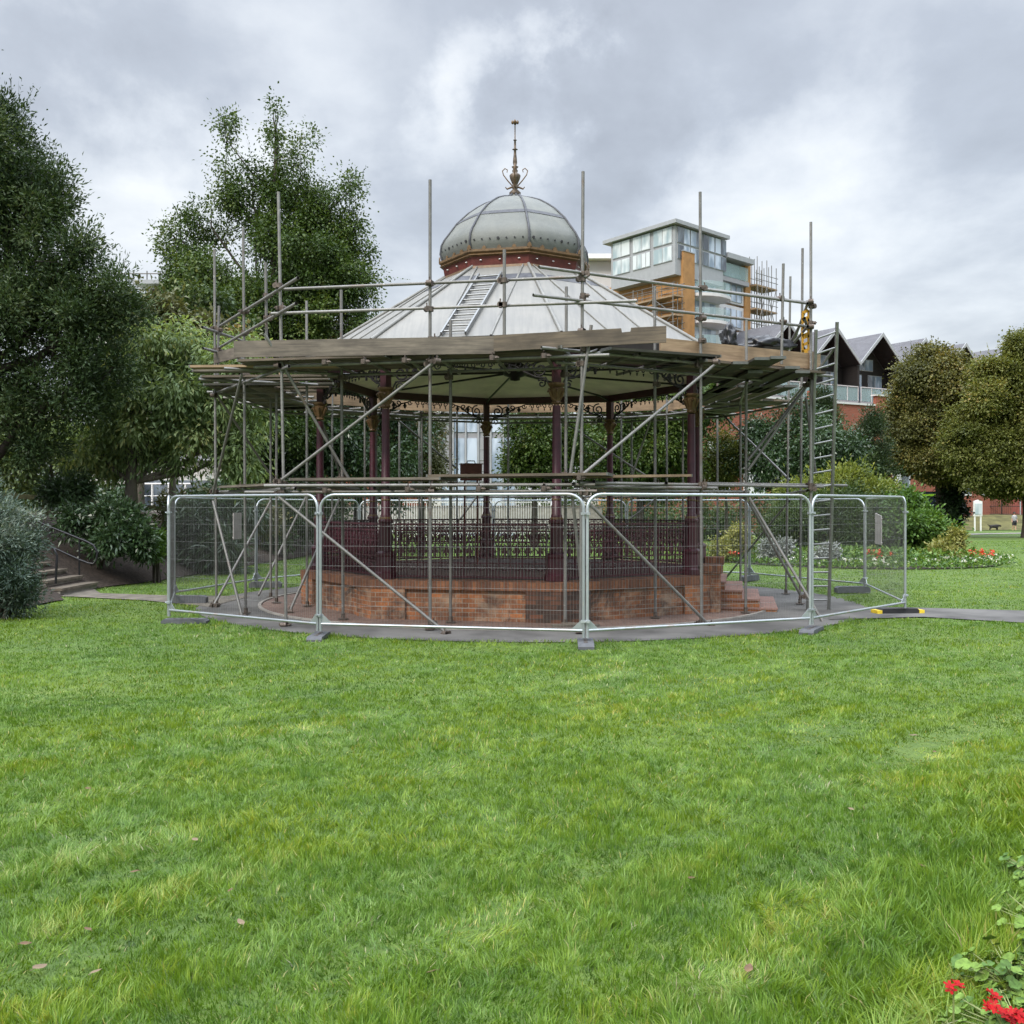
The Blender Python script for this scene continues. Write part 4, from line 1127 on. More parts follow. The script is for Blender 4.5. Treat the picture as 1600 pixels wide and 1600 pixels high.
def trunk_mesh(parent,base,blobs,cc,r0,top,mat,nl=26,seed=3,lean=(0,0),twig=1.0):
    g=random.Random(seed); b=MB(smooth=True); base=Vector(base)
    pts=[base-Vector((0,0,.1))]; 
    for i in range(1,8):
        t=i/7; pts.append(base+Vector((lean[0]*t+g.uniform(-.05,.05)*top*.1,lean[1]*t,top*t)))
    rs=[r0*1.35]+[r0*(1-.8*i/7) for i in range(1,8)]
    b.tube(pts,rs,9)
    for bl in blobs:
        c=Vector(bl[0]); t=min(max((c.z-base.z-bl[3]*.8)/top,.15),.95); s0=pts[min(int(t*7),7)]
        mid=s0.lerp(c,.5)+Vector((0,0,-.08*(c-s0).length)); r1=r0*(1-.8*t)*.6
        if (c-s0).length>.2: b.tube([s0,mid,c,c+Vector((0,0,bl[3]*.6))],[r1,r1*.7,r1*.4,r1*.12],6)
    for i in range(nl):
        q=Vector(cc[g.randrange(len(cc))]); bl=min(blobs,key=lambda z:(Vector(z[0])-q).length); c=Vector(bl[0]); 
        s0=c.lerp(q,.15)+Vector((0,0,-.2*bl[3])); r1=r0*.10*twig
        b.tube([s0,s0.lerp(q,.55)+Vector((g.uniform(-.1,.1),g.uniform(-.1,.1),.05)),q],[r1,r1*.6,r1*.2],5)
    return b.build('trunk',mat,parent)
def PB(px,py,rx,rz,d,ry=None,den=1.0):
    """crown blob from photo pixels at distance d"""
    return (P(px,py,d),rx/FP*d,(ry if ry is not None else .85*(rx+rz)/2/FP*d),rz/FP*d,den)
def tree(name,label,cat,base,blobs,nclump,per,leaf,sig,mat,tr=.2,top=None,bark='bark',group=None,seed=1,nl=26,twig=1.0,lean=(0,0),crown_name='crown',**kw):
    root=thing(name,label,cat,tuple(base),group)
    o,cc=crown(crown_name,blobs,nclump,per,leaf,sig,mat,root,seed=seed,**kw)
    if top is None: top=max(b_[0].z for b_ in blobs)-base[2]
    if tr: trunk_mesh(root,base,blobs,cc,tr,top,M[bark],nl,seed,lean,twig)
    return root
LM_=lambda n,st,**k: leafmat(n,st,**k)
M['l_ever']=LM_('leaf_dark_evergreen',[(0,(.016,.034,.013)),(.5,(.040,.073,.024)),(.85,(.078,.115,.040)),(1,(.14,.17,.075))],trans=.22,rough=.5,spec=.3)
M['l_tall']=LM_('leaf_tall_tree',[(0,(.020,.044,.012)),(.5,(.055,.098,.020)),(.85,(.105,.155,.03)),(1,(.17,.18,.05))],trans=.25,rough=.45)
M['l_walnut']=LM_('leaf_pale_green',[(0,(.075,.125,.048)),(.5,(.17,.245,.10)),(.8,(.275,.35,.15)),(1,(.42,.42,.17))],trans=.4)
M['l_brown']=LM_('leaf_brownish',[(0,(.045,.055,.022)),(.5,(.11,.12,.050)),(.85,(.18,.18,.075)),(1,(.30,.19,.06))],trans=.2)
M['l_olive']=LM_('leaf_olive_brown',[(0,(.035,.048,.012)),(.5,(.115,.135,.030)),(.82,(.19,.20,.048)),(1,(.27,.20,.05))],trans=.3)
M['l_syc']=LM_('leaf_brown_olive',[(0,(.033,.038,.012)),(.45,(.098,.104,.029)),(.75,(.172,.165,.047)),(1,(.26,.18,.05))],trans=.28)
M['l_mid']=LM_('leaf_mid_green',[(0,(.020,.042,.014)),(.5,(.048,.085,.022)),(.85,(.09,.13,.035)),(1,(.15,.17,.05))],trans=.25)
M['l_laurel']=LM_('leaf_laurel',[(0,(.016,.038,.016)),(.5,(.04,.078,.030)),(.85,(.072,.122,.052)),(1,(.12,.18,.10))],trans=.18,rough=.32,spec=.5)
M['l_juniper']=LM_('leaf_blue_grey',[(0,(.035,.065,.05)),(.5,(.09,.135,.10)),(.85,(.17,.21,.165)),(1,(.27,.30,.24))],trans=.15)
M['l_conifer']=LM_('leaf_conifer',[(0,(.015,.032,.014)),(.5,(.035,.06,.022)),(1,(.07,.10,.035))],trans=.1)
M['l_yellow']=LM_('leaf_yellow_green',[(0,(.07,.10,.02)),(.5,(.15,.19,.035)),(.8,(.25,.28,.06)),(1,(.42,.40,.12))],trans=.3)
M['l_gold']=LM_('leaf_gold_variegated',[(0,(.09,.11,.025)),(.5,(.20,.21,.05)),(1,(.40,.37,.13))],trans=.25)
M['l_bright']=LM_('leaf_bright_green',[(0,(.03,.075,.014)),(.5,(.075,.155,.025)),(.85,(.14,.24,.045)),(1,(.22,.30,.08))],trans=.28)
M['l_silver']=LM_('leaf_silver',[(0,(.14,.16,.15)),(1,(.36,.38,.36))],trans=.1)
M['l_ivy']=LM_('leaf_ivy',[(0,(.008,.018,.008)),(.6,(.018,.038,.014)),(1,(.05,.085,.03))],trans=.1,rough=.35)

# 1 big evergreen at the left edge
d=24.0; gb=P(-30,850,24); gb.z=bank_z(gb.x,24)
tree('evergreen_oak','large dark evergreen tree filling the left edge','tree',(GX(-60,24),24,1.2),
 [PB(-80,300,110,220,d),PB(-25,210,55,150,d),PB(10,400,115,190,d),PB(80,540,110,130,d),PB(-60,570,170,150,d),PB(105,460,78,85,d),PB(165,490,55,75,d),PB(50,310,55,110,d),PB(118,405,34,50,d),PB(55,640,115,70,d),PB(150,590,50,70,d)],
 2300,66,(.115,.040),.16,M['l_ever'],.34,8.5,'darkbark',seed=5,droop=-.35,shell=.3,nl=60,rag=.45,sprays=900,slen=.75)
# 2 tall tree
d=40.0
tree('tall_tree','tall dark green tree with thin spires behind the left scaffold corner','tree',(GX(430,40),40,1.3),
 [PB(430,195,13,48,d,den=.5),PB(436,255,26,60,d,den=.5),PB(352,215,14,40,d,den=.5),PB(352,285,28,60,d,den=.55),PB(470,275,32,65,d,den=.5),PB(395,320,60,60,d,den=.6),PB(452,345,75,70,d,den=.7),
  PB(330,355,40,50,d,den=.6),PB(545,300,16,38,d,den=.5),PB(505,335,40,60,d,den=.6),PB(548,370,48,40,d,den=.7),PB(282,375,40,45,d,den=.7),PB(400,420,140,85,d),PB(510,425,75,55,d),PB(300,430,55,45,d),
  PB(440,520,150,90,d),PB(330,500,80,90,d),PB(520,480,75,70,d),PB(430,640,130,110,d)],2500,66,(.125,.075),.23,M['l_tall'],.34,15,'darkbark',seed=8,droop=.35,shell=.3,nl=110,rag=.45,sprays=420,slen=1.2)
# 3 pale green drooping tree with the smooth trunk
d=26.5
tree('pale_tree','pale green drooping tree on a smooth grey trunk beside the stone steps','tree',(GX(205,26.3),26.3,1.35),
 [PB(290,590,110,75,d),PB(235,560,60,60,d),PB(360,600,65,65,d),PB(255,660,85,65,d),PB(350,680,75,55,d),PB(180,650,50,60,d),PB(150,700,70,40,d),PB(395,690,30,55,d),PB(250,715,60,25,d)],
 700,46,(.19,.058),.20,M['l_walnut'],.19,4.0,'bark',seed=11,droop=1.1,shell=.4,nl=90,twig=1.6,upb=.8)
# 4 brownish shrub tree above it
d=31
tree('viburnum_tree','brownish green bushy tree above the pale tree','tree',(GX(270,31),31,1.5),
 [PB(270,520,75,40,d),PB(330,545,60,45,d),PB(230,500,40,30,d)],420,46,(.17,.11),.20,M['l_brown'],.12,5.5,seed=13,droop=.4,rag=.3)
d=34
tree('hedge_tree','mid green tree between the evergreen and the tall tree','tree',(GX(220,34),34,1.5),
 [PB(215,530,60,40,d),PB(265,510,40,26,d),PB(190,580,60,60,d),PB(330,490,50,40,d)],420,50,(.17,.09),.22,M['l_mid'],.15,5,seed=14)
d=30
tree('yellow_tree','low yellow green tree beneath the evergreen, over the rail fence','tree',(GX(80,30),30,1.5),
 [PB(60,690,90,40,d),PB(140,705,60,40,d),PB(10,720,60,50,d),PB(230,700,40,25,d)],420,40,(.17,.08),.2,M['l_walnut'],.12,2.2,seed=15,droop=.6)
# shrubs on the bank
def shrub(name,label,px,py,rx,rz,d,mat,n,per,leaf,sig,seed,base_z=None,extra=(),cat='shrub',group=None,**kw):
    bl=[PB(px,py,rx,rz,d)]+[PB(*e) for e in extra]
    bz=base_z if base_z is not None else max(0,float(bank_z(GX(px,d),d))) if GX(px,d)<bank_x(d) else gz(GX(px,d),d)
    x=GX(px,d); 
    root=tree(name,label,cat,(x,d,bz),bl,n,per,leaf,sig,M[mat],tr=0,seed=seed,crown_name='foliage',group=group,**kw)
    b=MB(smooth=True); g=random.Random(seed)
    for i in range(7):
        c=bl[g.randrange(len(bl))]; q=c[0]+Vector((g.uniform(-.6,.6)*c[1],g.uniform(-.6,.6)*c[2],g.uniform(-.2,.5)*c[3]))
        s0=Vector((x+g.uniform(-.1,.1),d+g.uniform(-.1,.1),bz-.05)); b.tube([s0,s0.lerp(q,.5)+Vector((0,0,.1)),q],[.03,.02,.008],5)
    b.build('stem',M['darkbark'],root); return root
shrub('juniper_shrub','blue grey feathery shrub at the left edge, spilling over the lawn',2,872,62,92,17.0,'l_juniper',620,60,(.085,.020),.085,21,extra=((-50,850,90,120,17.3),(25,910,36,50,16.9),(48,842,20,34,17.2)),droop=-.2,rag=.5)
shrub('laurel_shrub','dark green laurel shrub behind the black handrail',150,808,62,30,24.6,'l_laurel',420,34,(.15,.05),.13,22,extra=((192,848,38,32,24.3),(100,768,40,22,25.5)),droop=.3)
shrub('strappy_shrub','strap leaved green shrub behind the left fence panels',310,850,48,52,29.0,'l_laurel',300,34,(.40,.045),.16,23,extra=((345,870,35,40,28.6),(275,880,25,30,28.8),(350,810,60,35,30)),droop=.7)
shrub('berry_shrub','brownish green shrub on the bank behind the left fence',300,800,55,28,32,'l_brown',260,34,(.14,.07),.15,24,extra=((400,810,45,30,33),),droop=.3)
shrub('small_fern','small bright green plant on the bark mulch',243,850,10,22,25.0,'l_bright',60,30,(.12,.04),.07,25,droop=.2)
shrub('bank_shrub','dark shrub seen past the left fence posts',420,815,60,45,36,'l_ever',320,40,(.15,.06),.18,26,extra=((480,790,50,45,38),(510,820,45,40,40)))
# 6 trees seen through the bandstand
d=40
tree('dark_tree','dark tree seen between the left bandstand columns','tree',(GX(560,42),42,.3),
 [PB(530,660,70,95,d),PB(470,690,65,80,d),PB(560,720,60,60,d),PB(620,690,60,90,43),PB(590,640,60,50,43)],900,56,(.17,.08),.24,M['l_laurel'],.24,5,'darkbark',seed=31,shell=.4)
tree('loose_tree','loose grey green tree left of the pale blue facade','tree',(GX(660,46),46,-.1),
 [PB(650,690,42,70,46),PB(668,735,32,35,46),PB(610,740,50,45,46)],420,46,(.16,.06),.22,M['l_brown'],.15,4,seed=32)
d=48
tree('round_tree','dense green tree right of the pale blue facade','tree',(GX(835,d),d,-.2),
 [PB(835,680,52,75,d),PB(880,700,45,70,d),PB(820,735,38,30,d)],640,56,(.17,.08),.24,M['l_tall'],.2,5,'darkbark',seed=33,shell=.4)
tree('broad_tree','broad mid green tree seen through the right half of the bandstand','tree',(GX(1000,50),50,-.2),
 [PB(960,680,80,80,50),PB(1050,660,75,70,50),PB(1010,720,110,60,50),PB(1110,620,40,50,51),PB(1010,600,60,40,51)],1200,54,(.18,.09),.26,M['l_tall'],.25,6,'darkbark',seed=34,shell=.4)
tree('yellowish_bush_tree','yellowish olive bush tree right of the last column','tree',(GX(1135,53),53,-.2),
 [PB(1135,715,38,50,53),PB(1110,740,40,35,53)],300,46,(.17,.07),.22,M['l_olive'],.14,3.5,seed=35)
# right side
tree('laurel_dome','dark round laurel tree behind the ladder','tree',(GX(1250,52),52,-.2),
 [PB(1250,695,85,60,52),PB(1195,715,55,50,52),PB(1300,715,55,50,52)],900,46,(.20,.08),.26,M['l_laurel'],.16,4,'darkbark',seed=36,shell=.5)
tree('conifer_tree','pointed dark conifer beside the white panel of the brick block','tree',(GX(1360,56),56,-.3),
 [PB(1360,665,14,24,56),PB(1360,690,26,30,56),PB(1360,725,38,34,56),PB(1360,755,44,30,56)],560,50,(.16,.05),.2,M['l_conifer'],.14,5,'darkbark',seed=37,droop=-.6)
tree('conifer_tree','pointed conifer behind the pole ladder','tree',(GX(1286,58),58,-.3),
 [PB(1286,625,10,26,58),PB(1286,655,22,32,58),PB(1286,690,30,30,58)],360,50,(.16,.05),.2,M['l_conifer'],.13,6,'darkbark',seed=38,droop=-.6)
d=72
tree('sycamore_tree','large olive green tree in front of the gabled houses, its trunk wrapped in ivy','tree',(GX(1478,d),d,-.3),
 [PB(1455,590,58,50,d),PB(1454,640,62,70,d),PB(1440,690,58,70,d),PB(1478,690,45,66,d),PB(1452,722,62,30,d),PB(1422,708,36,34,d),PB(1418,640,30,40,d),PB(1480,575,40,35,d)],2600,70,(.19,.12),.30,M['l_syc'],.55,8,'darkbark',seed=41,shell=.25,sprays=700,slen=1.3,droop=.5,rag=.4,flat=.6,lump=22,lean=(-.8,0))
ivr=bpy.data.objects['sycamore_tree']
bl=[(Vector((GX(1478,d)+.1*i,d-.1,-.1+.55*i)),.80-.0*i,.8,.5) for i in range(8)]
crown('ivy',bl,260,40,(.22,.18),.22,M['l_ivy'],ivr,seed=42,shell=.8,droop=.6)
d=68
tree('lime_tree','broad olive tree cut off by the right edge, with a bare dark trunk','tree',(GX(1614,d),d,-.3),
 [PB(1592,545,22,32,d),PB(1568,590,50,44,d),PB(1558,640,60,52,d),PB(1552,700,66,50,d),PB(1612,600,50,60,d),PB(1625,670,80,75,d),PB(1608,742,90,34,d),PB(1535,735,46,26,d),PB(1508,690,32,40,d),PB(1575,752,55,20,d)],3000,70,(.19,.115),.30,M['l_olive'],.62,7,'darkbark',seed=43,lean=(-.7,0),shell=.25,sprays=800,slen=1.4,droop=.4,rag=.4,tone=(.1,1),flat=.6,lump=22)
# flower bed shrubs
d=38
shrub('loose_shrub','loose yellow green shrub at the back of the flower bed',1310,768,75,22,41,'l_yellow',420,34,(.17,.07),.2,51,extra=((1370,775,45,18,41),(1250,775,40,20,41),(1330,748,35,16,41)),droop=-.2,rag=.6)
shrub('yew_shrub','wide dark feathery shrub in the middle of the flower bed',1290,815,85,42,37,'l_mid',620,44,(.18,.04),.17,52,extra=((1240,825,50,35,36.5),(1340,820,50,38,37)),droop=-.1)
shrub('green_shrub','bright green leafy shrub at the right of the flower bed',1435,828,50,40,36,'l_bright',430,40,(.15,.08),.15,53,extra=((1415,800,35,30,36.5),(1465,840,30,26,36)))
shrub('grey_shrub','grey green shrub behind the pale sign',1385,805,35,40,38,'l_mid',230,40,(.13,.06),.15,54)
shrub('golden_shrub','yellow variegated shrub beside the red flowers',1482,858,20,16,34.2,'l_gold',200,36,(.11,.06),.09,55,extra=((1495,842,9,14,34.3),(1472,865,20,12,33.8)))
shrub('euonymus_shrub','yellow variegated shrub behind the bandstand steps',1155,848,28,24,34.5,'l_gold',200,36,(.11,.06),.10,56,extra=((1130,860,20,14,34),))
shrub('silver_shrub','silver grey plant at the front of the flower bed',1296,866,20,12,32,'l_silver',120,34,(.10,.04),.07,57)
shrub('silver_shrub','silver grey plant below the bandstand steps side of the bed',1210,858,26,12,33,'l_silver',140,34,(.10,.04),.07,58)
# soil and bedding
n=64; b=MB(); b.add([(BED[0]+BED[2]*.93*sin(2*pi*i/n),BED[1]-BED[3]*.93*cos(2*pi*i/n),.03+gz(BED[0],BED[1])) for i in range(n)],[tuple(range(n))])
tag(b.build('soil',M['mulch']),'soil of the round flower bed','soil',kind='structure')
def bedding(name,label,n,ring,leaf,mat,seed,h=.22,sect=None,flower=None):
    g=np.random.default_rng(seed); a=g.uniform(*(sect or (0,2*pi)),n); r=g.uniform(*ring,n)
    x=BED[0]+BED[2]*r*np.sin(a); y=BED[1]-BED[3]*r*np.cos(a); z=ground_z(x,y)+g.uniform(.04,h,n)
    pos=np.stack([x,y,z],-1); ax=g.normal(size=(n,3)); ax[:,2]+=.5; nm=g.normal(size=(n,3))*.5; nm[:,2]+=1
    V,F=leaf_cloud(pos,ax,nm,leaf[0]*g.uniform(.6,1.3,n),leaf[1]*g.uniform(.7,1.2,n))
    o=numesh(name,V,F,M[mat],attrs={'rnd':g.random(n)}); tag(o,label,'bedding',kind='stuff'); return o
bedding('bedding_foliage','low green bedding plants round the flower bed',12000,(.66,1.01),(.12,.06),'l_bright',61)
bedding('bedding_foliage','mid height greenery inside the flower bed',9000,(.1,.82),(.18,.08),'l_bright',62,.45)
M['pwhite']=leafmat('white_petal',[(0,(.55,.55,.48)),(1,(.8,.8,.76))],.2)
M['pred']=leafmat('red_petal',[(0,(.50,.035,.02)),(1,(.72,.10,.04))],.2)
M['pscarlet']=leafmat('scarlet_petal',[(0,(.62,.012,.02)),(1,(.80,.05,.035))],.2,.5,.3)
def blooms(name,label,n,spots,mat,size,seed):
    g=np.random.default_rng(seed); P_=[];
    for i in range(n):
        x,y,h=spots(g); z=gz(x,y)+h
        for k in range(7): P_.append((x+g.normal()*size*.35,y+g.normal()*size*.35,z+g.normal()*size*.2))
    P_=np.array(P_); ax=g.normal(size=P_.shape); nm=g.normal(size=P_.shape)*.4; nm[:,2]+=1
    V,F=leaf_cloud(P_,ax,nm,np.full(len(P_),size),np.full(len(P_),size*.9))
    tag(numesh(name,V,F,M[mat],attrs={'rnd':g.random(len(P_))}),label,'flowers',kind='stuff')
def ringspot(g,a0,a1,r0=.72,r1=1.0,h0=.15,h1=.32):
    a=g.uniform(a0,a1); r=g.uniform(r0,r1); return BED[0]+BED[2]*r*sin(a),BED[1]-BED[3]*r*cos(a),g.uniform(h0,h1)
blooms('white_flowers','white flowers along the edge of the flower bed',110,lambda g:ringspot(g,-.9,1.35),'pwhite',.045,71)
blooms('red_flowers','red flowers at the right tip of the flower bed',42,lambda g:(GX(g.uniform(1512,1546),34.5)+0,g.uniform(34,35.6),g.uniform(.22,.38)),'pred',.085,72)
blooms('red_flowers','red flowers under the bush behind the steps',3,lambda g:(GX(g.uniform(1140,1152),32.5),g.uniform(32,33),g.uniform(.35,.6)),'pred',.08,73)
blooms('red_flowers','red flowers beneath the pale sign',14,lambda g:(GX(g.uniform(1365,1400),32),g.uniform(31.8,32.8),g.uniform(.25,.5)),'pred',.08,74)

# ---------------------------------------------------------------- near flower bed, lower right
def pelargonium(loc,label,seed,nl,flowers,sc_=1.0):
    g=random.Random(seed); root=thing('geranium_plant',label,'plant',loc,'red geraniums in the near flower bed')
    lf=MB(smooth=True); stm=MB(smooth=True); base=Vector(loc)
    V=[];RN=[]
    for i in range(nl):
        a=g.uniform(0,2*pi); r=g.uniform(.02,.22)*sc_; h=g.uniform(.02,.135)*sc_; c=base+Vector((r*cos(a),r*sin(a),h)); R_=g.uniform(.013,.028)*sc_
        tl=Vector((cos(a)*.5+g.uniform(-.4,.4),sin(a)*.5+g.uniform(-.4,.4),1)).normalized(); u=tl.orthogonal().normalized(); w=tl.cross(u); ph=g.uniform(0,6.3)
        pts=[c-tl*R_*.28]
        for k in range(15):
            t=ph+.25+ (2*pi-.5)*k/14; rr=R_*(1+.10*cos(5*t)+.04*cos(13*t)); pts.append(c+u*rr*cos(t)+w*rr*sin(t)+tl*R_*.10*sin(4*t))
        lf.add(pts,[(0,k,k+1) for k in range(1,15)],g.choice((0,0,1)))
        stm.tube([base+Vector((0,0,0)),base.lerp(c,.5)+Vector((0,0,.02)),c-tl*R_*.28],[.004,.003,.002],5)
    for fx,fy,fh in flowers:
        tip=base+Vector((fx,fy,fh)); stm.tube([base+Vector((fx*.2,fy*.2,0)),base+Vector((fx*.7,fy*.7,fh*.6)),tip],[.004,.0035,.003],5)
    lf.build('foliage',[M['pel1'],M['pel2']],root); stm.build('stem',M['pelstem'],root)
    for fx,fy,fh in flowers:
        fb=MB(smooth=True); tip=base+Vector((fx,fy,fh))
        for i in range(g.randint(4,7)):
            c=tip+Vector((g.uniform(-.022,.022),g.uniform(-.022,.022),g.uniform(-.006,.018)))
            nrm=Vector((g.uniform(-.5,.5),-.35+g.uniform(-.4,.4),1)).normalized(); u=nrm.orthogonal().normalized(); w=nrm.cross(u); ph=g.uniform(0,6)
            for k in range(5):
                t=ph+2*pi*k/5; e=u*cos(t)+w*sin(t); s_=nrm.cross(e); L_=.019
                fb.add([c,c+e*L_*.5+s_*L_*.30,c+e*L_+s_*L_*.22+nrm*.003,c+e*L_*1.08,c+e*L_-s_*L_*.22+nrm*.003,c+e*L_*.5-s_*L_*.30],[(0,1,2,3,4,5)])
        fb.build('flower_head',M['petal'],root)
    return root
M['pel1']=simple('geranium_leaf',(.16,.26,.05),.6,0,.45,45,spec=.15); M['pel2']=simple('geranium_leaf_dark',(.09,.17,.04),.6,0,.45,45,spec=.15)
M['pelstem']=simple('geranium_stem',(.20,.24,.08),.6,0,.2,9); M['petal']=simple('scarlet_flower',(.36,.005,.007),.6,0,.35,40,spec=.15)
def gpos(px,py): d=CAMH*FP/(py-HZ); return (GX(px,d),d,0.0)
pelargonium(gpos(1600,1640),'red geranium with the largest cluster of flowers at the lower right corner',81,120,[(-.12,-.03,.15),(-.05,-.08,.15),(.03,-.02,.17),(-.07,.03,.16),(-.06,-.02,.12),(.09,-.04,.15)],1.05)
pelargonium(gpos(1490,1655),'red geranium with one tall stalk, left of the others',82,26,[(-.0,.0,.24)],.75)
pelargonium(gpos(1590,1560),'green geranium without flowers, amid the bed at the right edge',83,130,[],1.1)
pelargonium(gpos(1640,1470),'geranium with broad leaves cut by the right edge',84,90,[],1.1)
pelargonium(gpos(1622,1385),'geranium with a single red flower, farthest up the right edge',85,70,[(-.05,-.04,.16),(.06,0,.17)],1.0)
b=MB(); pts=[(bed_edge(y),y,.012) for y in (2.2,3.2,4.2,5.2,6.2)]; b.add(pts+[(7,6.2,.012),(7,2.2,.012)],[tuple(range(7))[::-1]])
tag(b.build('soil',M['mulch']),'soil of the near flower bed','soil',kind='structure')

g=np.random.default_rng(88); n=9000; y=g.uniform(2.4,6.2,n); x=bed_edge(y)+.45+g.random(n)**1.3*3.4; pos=np.stack([x,y,g.uniform(.02,.15,n)],-1)
ax=g.normal(size=(n,3)); ax[:,2]*=.4; nm=g.normal(size=(n,3))*.45; nm[:,2]+=1
V,F=leaf_cloud(pos,ax,nm,.034*g.uniform(.6,1.3,n),.03*g.uniform(.7,1.2,n))
tag(numesh('ground_cover',V,F,M['l_bright'],attrs={'rnd':g.random(n)}),'low green foliage covering the near flower bed','bedding',kind='stuff')
# fallen leaves on the lawn
def dead_leaf(px,py,s,mat,label,seed,grp='dry leaves lying on the lawn'):
    g=random.Random(seed); x,y,z=gpos(px,py); c=Vector((x,y,.042 if py>1200 else .036)); a=g.uniform(0,6); b=MB(smooth=True)
    u=Vector((cos(a),sin(a),g.uniform(-.2,.2))); w=Vector((-sin(a),cos(a),g.uniform(-.2,.35)))
    n_=u.cross(w)
    rows=[(-1,.08),(-.6,.42),(-.1,.55),(.4,.42),(.8,.2),(1,.03)]
    vs=[];fs=[]
    for t,wd in rows:
        for q in (-1,0,1): vs.append(c+u*s*t+w*s*wd*q+n_*s*(.25*abs(q)*wd+.12*t*t))
    for i in range(5):
        for q in (0,1): fs.append((i*3+q,i*3+q+1,i*3+q+4,i*3+q+3))
    b.add(vs,fs); b.tube([c-u*s*1.35,c-u*s*.95],.0015,4)
    o=b.build('fallen_leaf',M[mat],None,origin=c); tag(o,label,'leaf',grp)
for i,(px,py,s) in enumerate(((62,1528,.045),(40,1490,.03),(137,1467,.03),(305,1324,.035),(210,1375,.028),(360,1405,.028),(376,1456,.035),(1170,1530,.04),(1440,1365,.025),(1427,1156,.04),(1460,1182,.03),(675,1535,.03),(150,1535,.03),(138,1242,.03),(1080,1385,.025),(1330,1275,.025))):
    dead_leaf(px,py,s*.8,'deadleaf' if i%3 else 'tin','dry curled leaf lying on the open lawn',i+90)
# ================================================================ LEFT BANK : steps, handrail, rail fence
stt=thing('stone_steps','worn stone steps climbing the mulch bank','steps',(-9.6,22.3,0))
for i in range(9):
    x1=-9.42-.36*i; y0,y1=21.35+.12*i,23.25; z=.15*(i+1)
    b=MB(); b.box(((x1-.45),(y0+y1)/2,z-.11),(.9,y1-y0,.14)); b.build('riser',M['concrete'],stt)
    b=MB(); b.box(((x1-.42),(y0+y1)/2,z-.015),(.94,y1-y0+.04,.05)); b.build('tread',M['stone'],stt)
hr=thing('handrail','black looped handrail beside the stone steps','handrail',(-9.7,23.4,.1))
pl=lambda px,py: P(px,py,23.4)
b=MB(); b.tube([pl(-40,762),pl(3,786),pl(70,820),pl(135,846),pl(146,852),pl(152,863),pl(151,875),pl(146,881),pl(138,880),pl(125,875),pl(75,852),pl(40,835)],.026,8)
b.build('rail',M['black'],hr)
for px,y0,y1 in ((124,842,912),(20,796,868)):
    b=MB(); b.tube([pl(px,y0),pl(px,y1)],.022,8); b.build('post',M['black'],hr)
hr2=thing('handrail','short black handrail on the near side of the steps, beside the shrub','handrail',(-10,21.2,.3))
b=MB(); pl2=lambda px,py: P(px,py,21.2)
b.tube([pl2(40,828),pl2(70,850),pl2(84,857),pl2(89,868),pl2(88,890),pl2(87,912)],.026,8); b.build('rail',M['black'],hr2)
def tlerp(a,b_,t): return a+(b_-a)*t
rf=thing('rail_fence','low mossy timber rail fence along the top of the bank','fence',(GX(160,28),28,1.6))
M['mossy']=simple('mossy_timber',(.10,.10,.045),.9,0,.5,6,.3)
b=MB(); b.beam(P(-60,768,27.5),P(160,786,28),.09,.13); b.beam(P(160,786,28),P(330,803,29.5),.09,.13); b.build('rail',M['mossy'],rf)
for px,py,d in ((68,776,27.8),(160,786,28),(255,796,28.8),(-40,770,27.5)):
    b=MB(); p=P(px,py,d); b.beam(Vector((p.x,p.y+.09,1.2)),Vector((p.x,p.y+.09,p.z+.06)),.11,.11,up=(1,0,0)); b.build('post',M['mossy'],rf)
# white balustrade and pale building seen under the leaves
wr=thing('white_railing','thin white railing seen under the pale tree','railing',(GX(270,45),45,1.5))
b=MB(); b.tube([P(200,756,45),P(300,756,45)],.045,6); b.tube([P(200,775,45),P(345,775,45)],.03,6); b.build('rail',M['white'],wr)
for px in (214,238,264,290):
    b=MB(); b.tube([P(px,756,45),P(px,790,45)],.05,6); b.build('post',M['white'],wr)
def bldg(name,label,cat,loc): return thing(name,label,cat,loc)
lb=bldg('low_building','low pale building behind the trees on the left','building',(GX(300,55),55,0))
b=MB(); b.box((GX(290,58),58,2.2),(9,5,4.4)); b.box((GX(300,55),55.2,1.2),(11,.3,1.0)); b.build('wall',M['palewall'],lb)
b=MB(); b.box((GX(290,58),58,4.5),(9.6,5.6,.25)); b.build('roof',M['greytrim'],lb)
for px,w in ((307,1.4),(262,1.6),(350,1.2),(225,1.0)):
    b=MB(); b.box((GX(px,55.4),55.44,2.2),(w,.12,2.2)); b.build('window',M['win'],lb)
# far left house with a railed flat roof
fl=bldg('far_house','dark flat roofed house far behind the left trees','house',(GX(275,75),75,0))
x0=GX(240,75)
b=MB(); b.box((x0+3.0,77,8.9),(6.2,4,17.8)); b.build('wall',simple('grey_timber_wall',(.13,.10,.085),.8,0,.4,3),fl)
b=MB(); b.box((x0+3.0,76.8,18.1),(8.2,6.0,.28)); rf_=b.build('roof',M['greytrim'],fl)
b=MB()
for k in range(4):
    xx=x0-3.2+1.0*k
    b.tube([(xx,77,16.6),(xx,77,19.6)],.05,5)
for z in (17.6,18.4,19.4): b.tube([(x0-3.6,77,z),(x0+.4,77,z)],.05,5)
b.build('roof_railing',M['tube'],fl)
b=MB(); b.box((x0-2,77,8.2),(4.5,3.8,16.4)); b.build('lower_wing',M['palewall'],fl)
b=MB(); b.box((x0+2.2,74.95,16.4),(1.1,.1,1.8)); b.build('window',M['win'],fl)
